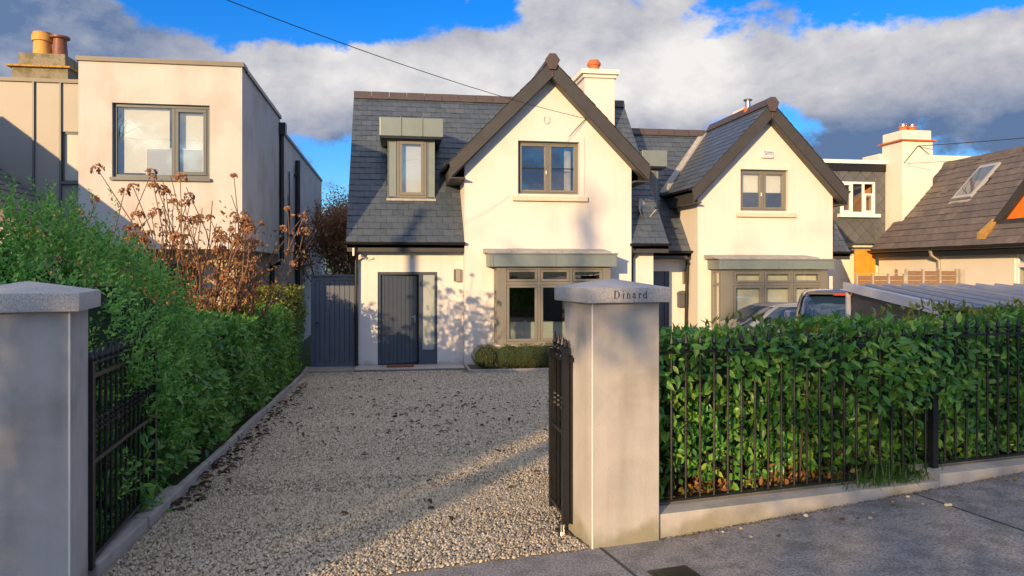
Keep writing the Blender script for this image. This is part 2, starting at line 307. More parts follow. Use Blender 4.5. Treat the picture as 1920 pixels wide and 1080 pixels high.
def fast(name, V, F, m, parent=None, kind=None, smooth=False):
    """numpy verts Nx3 (world), faces Mxk"""
    if parent is not None:
        Mi = np.array(rm(parent).inverted()); V = V @ Mi[:3, :3].T + Mi[:3, 3]
    me = bpy.data.meshes.new(name); nv, (nf, k) = len(V), F.shape
    me.vertices.add(nv); me.vertices.foreach_set('co', np.ascontiguousarray(V, dtype=np.float32).ravel())
    me.loops.add(nf * k); me.loops.foreach_set('vertex_index', np.ascontiguousarray(F, dtype=np.int32).ravel())
    me.polygons.add(nf); me.polygons.foreach_set('loop_start', np.arange(0, nf * k, k, dtype=np.int32))
    if smooth: me.polygons.foreach_set('use_smooth', np.ones(nf, dtype=bool))
    me.update(calc_edges=True); me.materials.append(m)
    o = link(bpy.data.objects.new(name, me)); o.parent = parent
    if parent is not None: ROOTM[o.name] = rm(parent)
    return tag(o, kind=kind)
def place(name, me, M, parent):
    o = link(bpy.data.objects.new(name, me)); o.parent = parent; o.matrix_local = rm(parent).inverted() @ M; return o

# walls with openings: front plane y0, back y1, top given by breakpoints [(x,z)...]
def wall(mb, tops, z0, y0, y1, holes=()):
    xs = sorted(set([t[0] for t in tops] + [h for o in holes for h in o[:2] if tops[0][0] < h < tops[-1][0]]))
    def top(x):
        for (xa, za), (xb, zb) in zip(tops, tops[1:]):
            if xa <= x <= xb: return za + (zb - za) * (x - xa) / (xb - xa)
    for xa, xb in zip(xs, xs[1:]):
        segs = []; lo = z0; mid = (xa + xb) / 2
        for h in sorted([o for o in holes if o[0] < mid < o[1]], key=lambda o: o[2]):
            segs.append((lo, h[2])); lo = h[3]
        segs = [(a, a, b, b) for a, b in segs] + [(lo, lo, top(xa), top(xb))]
        for a, _, b, c in segs:
            if max(b, c) - a < 1e-4: continue
            mb.prism([(xa, y0, a), (xb, y0, a), (xb, y0, c), (xa, y0, b)], (0, y1 - y0, 0))
    return mb

def window(parent, x0, x1, z0, z1, y, lights, fm, gm=None, fw=0.05, label=None, name='window', back=None):
    """frame with mullions; lights = (x0,x1,z0,z1,sash?) absolute"""
    gm = gm or GLASS
    mb = MB(); mb.ring(x0, x1, z0, z1, fw, y, y + 0.07)
    xs = sorted(set(round(l[0], 3) for l in lights))[1:]; zs = sorted(set(round(l[2], 3) for l in lights))[1:]
    for x in xs: mb.box(x - fw / 2 + 0.001, x + fw / 2 - 0.001, y + 0.002, y + 0.068, z0 + fw, z1 - fw)
    for z in zs: mb.box(x0 + fw, x1 - fw, y + 0.004, y + 0.066, z - fw / 2, z + fw / 2)
    w = mb.build(name, fm, parent, bevel=0.004, seg=1, label=label)
    for a, b, c, d, sash in lights:
        a2 = a + (fw if abs(a - x0) < 1e-3 else fw / 2); b2 = b - (fw if abs(b - x1) < 1e-3 else fw / 2)
        c2 = c + (fw if abs(c - z0) < 1e-3 else fw / 2); d2 = d - (fw if abs(d - z1) < 1e-3 else fw / 2)
        if sash:
            MB().ring(a2 + 0.004, b2 - 0.004, c2 + 0.004, d2 - 0.004, sash, y - 0.012, y + 0.05).build('sash', fm, w, bevel=0.004, seg=1); k = sash
        else: k = 0
        B(a2 + k, b2 - k, y + 0.03, y + 0.036, c2 + k, d2 - k).build('pane', gm, w)
    return w
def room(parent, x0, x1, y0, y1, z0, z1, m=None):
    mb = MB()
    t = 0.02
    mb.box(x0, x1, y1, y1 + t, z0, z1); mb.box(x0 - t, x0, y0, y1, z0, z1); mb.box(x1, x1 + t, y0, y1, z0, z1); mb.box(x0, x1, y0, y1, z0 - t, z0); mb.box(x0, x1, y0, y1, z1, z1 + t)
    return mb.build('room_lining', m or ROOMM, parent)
def curtain(parent, x0, x1, y, z0, z1, name='curtain', m=None):
    n = 24; vs = []; fs = []
    for i in range(n + 1):
        x = x0 + (x1 - x0) * i / n; yy = y + 0.025 * math.sin(i * 2.2)
        vs += [(x, yy, z0), (x, yy, z1)]
    fs = [(2 * i, 2 * i + 2, 2 * i + 3, 2 * i + 1) for i in range(n)]
    return MB().add(vs, fs).build(name, m or CURTAIN, parent, smooth=True)

# slates / tiles, clipped to convex polygon in (u,v)
def clip(poly, cv):
    out = poly
    for (ax, ay), (bx, by) in zip(cv, cv[1:] + cv[:1]):
        inp, out = out, []
        if not inp: return []
        side = lambda p: (bx - ax) * (p[1] - ay) - (by - ay) * (p[0] - ax)
        for p, q in zip(inp, inp[1:] + inp[:1]):
            sp, sq = side(p), side(q)
            if sp >= 0: out.append(p)
            if (sp >= 0) != (sq >= 0):
                t = sp / (sp - sq); out.append((p[0] + t * (q[0] - p[0]), p[1] + t * (q[1] - p[1])))
    return out
CAMP = Vector((0, 0, 1.65))
def slates(parent, O, U, V, polys, sw, ga, m, nparts, name='slate', holes=(), th=0.013, gap=0.007, diamond=False, vr=0.008):
    O, U, V = Vector(O), Vector(U).normalized(), Vector(V).normalized(); Nn = U.cross(V).normalized()
    tilt = 0.0 if diamond else th / ga
    us = [p[0] for q in polys for p in q]; vs = [p[1] for q in polys for p in q]
    items = []; r = random.Random(hash((round(O.x, 3), round(O.y, 3))) & 0xffff)
    j0, j1 = int(min(vs) // ga), int(max(vs) // ga) + 1; i0, i1 = int(min(us) // sw) - 1, int(max(us) // sw) + 2
    for j in range(j0, j1 + 1):
        for i in range(i0, i1 + 1):
            u = i * sw + (0.5 * sw if j % 2 else 0); v = j * ga
            if diamond: rect = [(u + sw / 2, v - ga + gap), (u + sw - gap, v), (u + sw / 2, v + ga - gap), (u + gap, v)]
            else: rect = [(u + gap / 2, v), (u + sw - gap / 2, v), (u + sw - gap / 2, v + ga - 0.001), (u + gap / 2, v + ga - 0.001)]
            if any(h[0] < u and u + sw < h[1] and h[2] < v and v + ga < h[3] for h in holes): continue
            for q in polys:
                c = clip(rect, q)
                if len(c) < 3: continue
                A = abs(sum(a[0] * b[1] - b[0] * a[1] for a, b in zip(c, c[1:] + c[:1]))) / 2
                if A < 0.0008: continue
                full = len(c) == 4 and abs(A - (sw - gap) * (ga - 0.001) * (0.5 if diamond else 1)) < 1e-4 and not diamond
                if diamond: full = abs(A - 2 * (sw / 2 - gap) * (ga - gap)) < 1e-4
                items.append((u, v, c, full, A))
    me0 = []
    def solid(c, u, v, dz):
        pts = [(a - u, b - v, th + dz - tilt * (b - v) * 0.9) for a, b in c] + [(a - u, b - v, dz) for a, b in c]; n = len(c)
        return pts, [tuple(range(n))] + [(k, k + n, (k + 1) % n + n, (k + 1) % n) for k in range(n)]
    def frame(u, v): 
        o = O + U * u + V * v
        return Matrix(((U.x, V.x, Nn.x, o.x), (U.y, V.y, Nn.y, o.y), (U.z, V.z, Nn.z, o.z), (0, 0, 0, 1)))
    items.sort(key=lambda t: ((O + U * t[0] + V * t[1]) - CAMP).length - 6 * t[4] / (sw * ga))
    rest = MB(); shared = []
    for n, (u, v, c, full, A) in enumerate(items):
        if n < nparts:
            if full:
                if len(shared) < 3:
                    p, f = solid(c, u, v, r.uniform(0, vr)); me = bpy.data.meshes.new(name); me.from_pydata(p, [], f); me.materials.append(m); shared.append(me)
                me = shared[-1] if len(shared) < 3 else r.choice(shared)
            else:
                p, f = solid(c, u, v, r.uniform(0, vr)); me = bpy.data.meshes.new(name); me.from_pydata(p, [], f); me.materials.append(m)
            place(name, me, frame(u, v), parent)
        else:
            p, f = solid(c, u, v, r.uniform(0, vr)); rest.M = frame(u, v); rest.add(p, f)
    rest.M = None
    if rest.v: rest.build(name + '_field', m, parent, kind='stuff')

def ridge_tiles(parent, a, b, m, w=0.13, n=8, up=0.10):
    a, b = Vector(a), Vector(b); d = (b - a) / n; s = d.normalized().cross(Vector((0, 0, 1))).normalized() * w
    for i in range(n):
        p = a + d * i + d * 0.01; q = d * 0.98; up_ = Vector((0, 0, up + (0.006 if i % 2 else 0)))
        MB().prism([p + s - Vector((0, 0, w * 0.9)), p + s * 0.30 + up_ * 0.55, p - s * 0.30 + up_ * 0.55, p - s - Vector((0, 0, w * 0.9)), p - s - Vector((0, 0, w * 0.9 + 0.03)), p + s - Vector((0, 0, w * 0.9 + 0.03))], q).build('ridge_tile', m, parent)
def gutter(parent, a, b, r=0.06, name='gutter'):
    a, b = Vector(a), Vector(b); d = b - a; s = d.normalized().cross(Vector((0, 0, 1))).normalized(); n = 8
    pr = []
    for i in range(n + 1): t = math.pi * i / n; pr.append(s * (r * math.cos(t)) - Vector((0, 0, r * math.sin(t))))
    for i in range(n, -1, -1): t = math.pi * i / n; pr.append(s * ((r - 0.008) * math.cos(t)) - Vector((0, 0, (r - 0.008) * math.sin(t))) )
    mb = MB(); mb.prism([a + p for p in pr], d)
    L = d.length; k = max(2, int(L / 1.1)); u = d.normalized()
    for i in range(k + 1):
        c = a + u * (0.03 + (L - 0.06) * i / k)
        mb.prism([c + s * (r + 0.012) * math.cos(math.pi * t / 8) - Vector((0, 0, (r + 0.012) * math.sin(math.pi * t / 8) - 0.01)) for t in range(9)], u * 0.03)
    return mb.build(name, GUTTER, parent)

# ---- leaves
def leaf_arrays(P, A, Nv, Ls, wr=0.5, fold=0.25, simple=False, curl=0.0):
    """P base Nx3, A axis, Nv normal, Ls length -> verts, tri faces"""
    A = A / np.linalg.norm(A, axis=1, keepdims=True); Nv = Nv - A * (Nv * A).sum(1, keepdims=True); Nv /= (np.linalg.norm(Nv, axis=1, keepdims=True) + 1e-9)
    S = np.cross(A, Nv); Ls = Ls[:, None]; W = Ls * wr * 0.5; n = len(P)
    if simple:
        V = np.stack([P, P + A * Ls * .5 + S * W + Nv * W * fold, P + A * Ls, P + A * Ls * .5 - S * W + Nv * W * fold], 1).reshape(-1, 3)
        b = np.arange(n)[:, None] * 4; return V, (b + np.array([[0, 1, 2, 3]]))
    mid = P + A * Ls * .45 - Nv * Ls * curl * .2
    V = np.stack([P, P + A * Ls * .22 + S * W * .75 + Nv * W * fold * .8, P + A * Ls * .55 + S * W * .9 + Nv * W * fold, P + A * Ls - Nv * Ls * curl, P + A * Ls * .55 - S * W * .9 + Nv * W * fold, P + A * Ls * .22 - S * W * .75 + Nv * W * fold * .8, mid], 1).reshape(-1, 3)
    f = np.array([[0, 1, 6], [1, 2, 6], [2, 3, 6], [3, 4, 6], [4, 5, 6], [5, 0, 6]]); b = (np.arange(n) * 7)[:, None, None]
    return V, (b + f[None]).reshape(-1, 3)
LEAF_ME = {}
def leaf_mesh(key, m, wr, fold, curl):
    if key not in LEAF_ME:
        V, F = leaf_arrays(np.zeros((1, 3)), np.array([[0, 1., 0]]), np.array([[0, 0, 1.]]), np.array([1.0]), wr, fold, False, curl)
        me = bpy.data.meshes.new(key); me.from_pydata(V.tolist(), [], F.tolist()); me.materials.append(m); LEAF_ME[key] = me
    return LEAF_ME[key]
def leaves(parent, P, A, Nv, Ls, m, nparts=0, key='leaf', wr=0.5, fold=0.25, curl=0.08, simple=False, vis=None):
    idx = np.arange(len(P)); sel = np.zeros(len(P), bool)
    if nparts:
        sc = np.linalg.norm(P - np.array(CAMP), axis=1) / Ls
        if vis is not None: sc = sc + np.where(vis, 0, 1e6)
        sel[np.argsort(sc)[:nparts]] = True
        me = leaf_mesh(key + m.name, m, wr, fold, curl)
        for i in np.where(sel)[0]:
            a = Vector(A[i]).normalized(); n = Vector(Nv[i]); n = (n - a * n.dot(a)).normalized(); s = a.cross(n); l = float(Ls[i])
            M = Matrix(((s.x * l, a.x * l, n.x * l, P[i][0]), (s.y * l, a.y * l, n.y * l, P[i][1]), (s.z * l, a.z * l, n.z * l, P[i][2]), (0, 0, 0, 1)))
            place('leaf', me, M, parent)
    k = ~sel
    V, F = leaf_arrays(P[k], A[k], Nv[k], Ls[k], wr, fold, simple, curl)
    return fast('foliage', V, F, m, parent, kind='stuff')
def unit(n): 
    v = RNG.normal(size=(n, 3)); return v / np.linalg.norm(v, axis=1, keepdims=True)
def lump(P, a=0.05, f=3.0):
    return a * (np.sin(P[:, 0] * f * 1.3 + P[:, 2] * f * .9) + np.sin(P[:, 1] * f * 1.1 + P[:, 2] * f * 1.7 + 1.3) + np.sin((P[:, 0] + P[:, 1]) * f * 2.3 + 2.1) * .6 + np.sin(P[:, 2] * f * 2.9 + P[:, 0] * f * 2.1) * .5)
def surf_points(faces, n):
    """faces: list of (origin, eu, ev, normal) rectangles; sample n points by area"""
    ar = np.array([np.linalg.norm(np.cross(f[1], f[2])) for f in faces]); k = RNG.choice(len(faces), n, p=ar / ar.sum())
    O = np.array([f[0] for f in faces], float)[k]; Eu = np.array([f[1] for f in faces], float)[k]; Ev = np.array([f[2] for f in faces], float)[k]; Nn = np.array([f[3] for f in faces], float)[k]
    return O + Eu * RNG.random((n, 1)) + Ev * RNG.random((n, 1)), Nn
def hedge_leaves(faces, n, depth, la, lb, droop=0.2, lumpy=0.05, f=3.0, up=0.45):
    P, Nn = surf_points(faces, n); P = P + Nn * (lump(P, lumpy, f) - RNG.random(n) ** 1.6 * depth)[:, None]
    Nv = Nn * 1.0 + unit(n) * 0.75 + np.array([0, 0, up]); A = unit(n) + Nn * 0.35 + np.array([0, 0, 0.25 - droop]); Ls = la + (lb - la) * RNG.random(n) ** 1.3
    return P, A, Nv, Ls

# stems
def grow(mb, p, d, L, r, depth, rs, tips, spread=0.6, kids=3, gr=0.72, n=5, upb=0.12):
    pts = [Vector(p)]; d = Vector(d).normalized(); k = 4
    for i in range(k):
        d = (d + Vector((rs.uniform(-1, 1), rs.uniform(-1, 1), rs.uniform(-1, 1))) * 0.13 + Vector((0, 0, upb * 0.4))).normalized(); pts.append(pts[-1] + d * L / k)
    mb.tube(pts, r, n, r * 0.6)
    if depth == 0: tips.append((pts[-1], d)); return
    for i in range(kids):
        a = pts[-1] if i < 2 else pts[rs.choice((2, 3))]
        dd = (d + Vector((rs.uniform(-1, 1), rs.uniform(-1, 1), rs.uniform(-.6, 1))) * spread + Vector((0, 0, upb))).normalized()
        grow(mb, a, dd, L * gr * rs.uniform(.8, 1.15), r * 0.6, depth - 1, rs, tips, spread, kids, gr, max(3, n - 1), upb)
    tips.append((pts[-1], d))

# ---------------------------------------------------------------- setting: ground, road, pavement, drive
BA = rad(10); BE = Vector((math.cos(BA), math.sin(BA), 0)); BN = Vector((-math.sin(BA), math.cos(BA), 0)); BP = Vector((1.168, 4.34, 0))
def bw(s, o, z=0.0): p = BP + BE * s + BN * o; return Vector((p.x, p.y, z))
BM = Matrix(((BE.x, BN.x, 0, BP.x), (BE.y, BN.y, 0, BP.y), (0, 0, 1, 0), (0, 0, 0, 1)))    # local (s, o, z) of the front boundary
def gz(Y): return -0.56 * min(max((Y - 4.3) / 11.7, 0), 1)
def pz(s): return 0.047 * max(s - 0.5, 0) if s < 9 else 0.047 * 8.5
def kx(Y): return -1.55 - (Y - 4.38) * 0.0207

def structure(o): o['kind'] = 'structure'; return o
def ground():
    xs = [-1500, -300, -80, -30, -14] + [x * 1.0 for x in range(-10, 22)] + [30, 60, 200, 1500]
    ys = [-1500, -200, -60, -25, -12, -6] + [y * 1.0 for y in range(-4, 26)] + [32, 45, 80, 200, 1500]
    vs = []; fs = []
    for y in ys:
        for x in xs:
            o = (Vector((x, y, 0)) - BP).dot(BN); vs.append((x, y, -0.16 if o < 0.15 else gz(y) - 0.05))
    n = len(xs)
    for j in range(len(ys) - 1):
        for i in range(n - 1): fs.append((j * n + i, j * n + i + 1, (j + 1) * n + i + 1, (j + 1) * n + i))
    structure(MB().add(vs, fs).build('ground', GRASSM))
ground()
mb = MB(); mb.M = BM; mb.box(-60, 60, -10.2, -2.75, -0.2, -0.115); structure(mb.build('road', ASPH))
mb = MB(); mb.M = BM; mb.box(-60, 60, -13.2, -10.2, -0.3, 0.0); structure(mb.build('far_pavement', CONC))
pav = MB(); pav.M = BM; pav.box(-12, 12, -2.6, 0.02, -0.3, -0.03); pav = structure(pav.build('pavement', EARTH))
ss = [-11.95, -9.55, -7.15, -4.75, -2.35, 0.05, 2.45, 4.85, 7.25, 9.65]
for a, b in zip(ss, ss[1:]):
    mb = MB(); mb.M = BM; g = 0.006
    def P(s, o, dz=0.0): return (s, o, pz(s) + dz)
    k = [a + g] + ([0.5] if a < 0.5 < b else []) + [b - g]
    for c, d in zip(k, k[1:]):
        mb.add([P(c, -2.6, -.2), P(d, -2.6, -.2), P(d, 0.0, -.2), P(c, 0.0, -.2), P(c, -2.6), P(d, -2.6), P(d, 0.0), P(c, 0.0)], [(0, 3, 2, 1), (4, 5, 6, 7), (0, 1, 5, 4), (1, 2, 6, 5), (2, 3, 7, 6), (3, 0, 4, 7)])
    mb.build('concrete_bay', CONC, pav)
    mb = MB(); mb.M = BM; mb.prism([(b - .009, -2.6, pz(b) - .05), (b + .009, -2.6, pz(b) - .05), (b + .009, -2.6, pz(b) + .0025), (b - .009, -2.6, pz(b) + .0025)], (0, 2.6, 0)); mb.build('joint_filler', ASPH, pav)
    mb = MB(); mb.M = BM; mb.add([P(a + g, -2.75, -.3), P(b - g, -2.75, -.3), P(b - g, -2.605, -.3), P(a + g, -2.605, -.3), P(a + g, -2.75, .005), P(b - g, -2.75, .005), P(b - g, -2.605, .005), P(a + g, -2.605, .005)], [(0, 3, 2, 1), (4, 5, 6, 7), (0, 1, 5, 4), (1, 2, 6, 5), (2, 3, 7, 6), (3, 0, 4, 7)])
    mb.build('kerb_stone', KERBM, pav)
# gravel drive
vs = []; fs = []; nx_, ny_ = 12, 26
for j in range(ny_ + 1):
    for i in range(nx_ + 1):
        f = i / nx_; s0 = -2.76 + f * 7.9; b0 = bw(s0, 0.0); t_ = (j / ny_) ** 1.3
        y = b0.y * (1 - t_) + 16.62 * t_; xl_ = min(kx(y), b0.x) if i == 0 else None
        x = b0.x * (1 - t_) + (kx(16.62) + f * (6.25 - kx(16.62))) * t_
        if i == 0: x = kx(max(y, 4.38)) - .02
        vs.append((x, y, gz(y) - .002))
fs = [(j * (nx_ + 1) + i, j * (nx_ + 1) + i + 1, (j + 1) * (nx_ + 1) + i + 1, (j + 1) * (nx_ + 1) + i) for j in range(ny_) for i in range(nx_)]
drive = structure(MB().add(vs, fs).build('gravel_drive', GRAVELB))
mb = MB()
for y0, y1 in ((5.6, 11), (11, 18.8)): mb.add([(6.3, y0, gz(y0)), (13.5, y0, gz(y0)), (13.5, y1, gz(y1)), (6.3, y1, gz(y1))], [(0, 1, 2, 3)])
structure(mb.build('forecourt', GRAVELB))
structure(B(-1.85, -0.82, 16.75, 17.6, -0.60, -0.545).build('side_path', KERBM))

def stones():
    pts = []
    def batch(n, x0, x1, y0, y1): pts.append(np.stack([RNG.uniform(x0, x1, n), RNG.uniform(y0, y1, n), RNG.uniform(0.0058, 0.0132, n)], 1))
    batch(34000, -1.7, 1.7, 4.05, 6.0); batch(24000, -1.75, 2.0, 5.2, 7.2); batch(42000, -1.8, 2.4, 6.5, 10); batch(30000, -1.85, 3.0, 9.5, 13); batch(26000, -1.85, 4.0, 12.5, 16.5)
    p = np.concatenate(pts); X, Y, R = p.T
    o = (X - BP.x) * BN.x + (Y - BP.y) * BN.y; s = (X - BP.x) * BE.x + (Y - BP.y) * BE.y
    keep = (o > 0.012) & (X > -1.55 - (Y - 4.38) * 0.0207 + 0.02) & ~((s > -0.02) & (o < 0.5)) & ~((Y > 16.0) & (X > 1.5)) & (Y < 16.55) & ~((s < -2.66) & (o < .45))
    X, Y, R = X[keep], Y[keep], R[keep] * (1 + 0.05 * np.clip(Y[keep] - 6, 0, 20)); n = len(X)
    Z = -0.56 * np.clip((Y - 4.3) / 11.7, 0, 1) + R * 0.25 + RNG.uniform(0, 0.006, n)
    base = np.array([[1, 0, 0], [.35, .9, .1], [-.75, .55, -.1], [-.8, -.6, .05], [.3, -.95, 0], [.25, .2, .72], [-.3, -.15, .78]], float)
    F = np.array([[0, 1, 5], [1, 2, 5], [2, 6, 5], [2, 3, 6], [3, 4, 6], [4, 0, 5], [4, 5, 6]])
    a = RNG.uniform(0, 6.283, n); ca, sa = np.cos(a), np.sin(a); sx = R * RNG.uniform(.7, 1.25, n); sy = R * RNG.uniform(.6, 1.0, n); sz = R * RNG.uniform(.9, 1.5, n)
    V = np.repeat(base[None], n, 0) * (1 + RNG.uniform(-.18, .18, (n, 7, 1))); vx = V[..., 0] * sx[:, None]; vy = V[..., 1] * sy[:, None]; vz = V[..., 2] * sz[:, None]
    tx, ty = RNG.uniform(-.4, .4, (2, n)); vz2 = vz + vx * tx[:, None] + vy * ty[:, None]
    W = np.stack([X[:, None] + vx * ca[:, None] - vy * sa[:, None], Y[:, None] + vx * sa[:, None] + vy * ca[:, None], Z[:, None] + vz2], -1).reshape(-1, 3)
    FF = (np.arange(n)[:, None, None] * 7 + F[None]).reshape(-1, 3)
    o = fast('gravel', W, FF, STONES, None, 'stuff'); tag(o, 'loose pale grey and buff gravel covering the driveway', 'gravel')
stones()
# edging along the drive
edg = root('drive_edging', 'pale concrete edging strip between gravel drive and left hedge', 'kerb', (-1.66, 10, -0.3))
y = 4.36; rs = random.Random(3)
while y < 16.7:
    L = 0.915; y1 = y + L - 0.012; z0, z1 = gz(y), gz(y1); j = rs.uniform(-.012, .012); x0, x1 = kx(y) + j, kx(y1) + j; t = 0.055
    if y < 5.9: t = 0.12
    MB().add([(x0 - t, y, z0 - .1), (x0, y, z0 - .1), (x1, y1, z1 - .1), (x1 - t, y1, z1 - .1), (x0 - t, y, z0 + .075), (x0, y, z0 + .075), (x1, y1, z1 + .075), (x1 - t, y1, z1 + .075)],
             [(0, 3, 2, 1), (4, 5, 6, 7), (0, 1, 5, 4), (1, 2, 6, 5), (2, 3, 7, 6), (3, 0, 4, 7)]).build('edging_stone', KERBM, edg, bevel=0.012)
    y += L

# ---------------------------------------------------------------- houses
def gutter_set(parent, x0, x1, ye, ze, yw):
    gutter(parent, (x0 - 0.05, ye - 0.06, ze + 0.0), (x1 + 0.02, ye - 0.06, ze + 0.0))
    B(x0 + 0.02, x1, ye + 0.0, ye + 0.03, ze - 0.21, ze - 0.02).build('fascia', FASCIA, parent)
    B(x0 + 0.03, x1 - 0.002, ye + 0.031, yw, ze - 0.205, ze - 0.18).build('soffit', FASCIA, parent)

def bay(house, x0, x1, y, yg, zs, zt, canopy, flash, blinds, p0, p1):
    """box bay window; p0,p1 = x of first/last light"""
    w = MB(); 
    w.box(x0, p0, y, y + 0.14, zs, zt); w.box(p1, x1, y, y + 0.14, zs, zt)
    xs = [p0 + (p1 - p0) * i / 3 for i in range(4)]; tr = zt - 0.36
    for x in xs[1:3]: w.box(x - 0.03, x + 0.03, y + 0.003, y + 0.09, zs, zt)
    w.box(p0, p1, y + 0.001, y + 0.1, zs - 0.0, zs + 0.06); w.box(p0, p1, y + 0.001, y + 0.1, zt - 0.05, zt); w.box(p0, p1, y + 0.005, y + 0.095, tr - 0.035, tr + 0.035)
    # left and right returns
    for xa, xb in ((x0 - 0.0, x0 + 0.09), (x1 - 0.09, x1)):
        w.box(xa, xb, y + 0.14, yg, zs, zs + 0.06); w.box(xa, xb, y + 0.14, yg, zt - 0.06, zt); w.box(xa, xb, yg - 0.12, yg, zs + .06, zt - .06); w.box(xa + 0.002, xb - 0.002, y + 0.14, yg - 0.12, tr - 0.03, tr + 0.03)
    b = w.build('bay_window', FRAME, house, bevel=0.006, seg=1)
    for i in range(3):
        a, c = xs[i] + (0.0 if i == 0 else 0.03), xs[i + 1] - (0.0 if i == 2 else 0.03)
        for za, zb in ((zs + 0.06, tr - 0.035), (tr + 0.035, zt - 0.05)):
            MB().ring(a + .004, c - .004, za + .004, zb - .004, 0.055, y - 0.012, y + 0.07).build('sash', FRAME, b, bevel=0.005, seg=1)
            B(a + .055, c - .055, y + 0.03, y + 0.036, za + .055, zb - .055).build('pane', GLASS, b)
    for xa in (x0 + 0.04, x1 - 0.045):
        for za, zb in ((zs + .06, tr - .03), (tr + .03, zt - .06)): B(xa, xa + 0.005, y + .14, yg - .12, za, zb).build('pane', GLASS, b)
    B(x0 - 0.06, x1 + 0.06, y - 0.10, yg - 0.002, zs - 0.09, zs - 0.001).build('bay_sill', STONE_SILL, house, bevel=0.006)
    B(x0 + 0.02, x1 - 0.02, y + 0.0, yg - 0.002, -0.56, zs - 0.091).build('bay_plinth', RENDER, house)
    cx0, cx1, cz0, cz1 = canopy
    n = 2; c = MB(); c.box(cx0, cx1, y - 0.12, yg - 0.003, cz0, cz1 - 0.02); cn = c.build('canopy', ZINC, house, bevel=0.004, seg=1)
    B(cx0 - 0.02, cx1 + 0.02, y - 0.145, yg - 0.003, cz1 - 0.02, cz1 + 0.012).build('canopy_edge', ZINC, house, bevel=0.003, seg=1)
    for k in (0.025, 0.508, 0.985): B(cx0 + (cx1 - cx0) * k - .008, cx0 + (cx1 - cx0) * k + .008, y - 0.135, y - 0.121, cz0, cz1 - .021).build('seam', ZINC, cn)
    fx0, fx1 = flash; m = 5
    for i in range(m):
        a = fx0 + (fx1 - fx0) * i / m; MB().prism([(a, yg - 0.003, cz1 + 0.012), (a, yg - 0.003, cz1 + 0.12 + .006 * (i % 2)), (a, yg - 0.03, cz1 + 0.115), (a, y - 0.05, cz1 + 0.05), (a, y - 0.10, cz1 + 0.013)], ((fx1 - fx0) / m - 0.01, 0, 0)).build('lead_flashing', LEAD, house)
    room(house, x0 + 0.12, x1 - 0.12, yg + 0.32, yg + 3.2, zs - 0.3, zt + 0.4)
    if blinds:
        for i in range(3):
            a, c = xs[i] + 0.03, xs[i + 1] - 0.03
            mb = MB(); zz = zt - 0.06
            while zz > zt - blinds: mb.prism([(a, y + .16, zz), (a, y + .165, zz - .12), (a, y + .185, zz - .125), (a, y + .17, zz)], (c - a, 0, 0)); zz -= 0.12
            mb.build('blind', BLIND, b)
        B(x0 + .10, x0 + .11, y + .16, yg - .14, zs + .3, zt - .08).build('blind', BLIND, b)
    return b

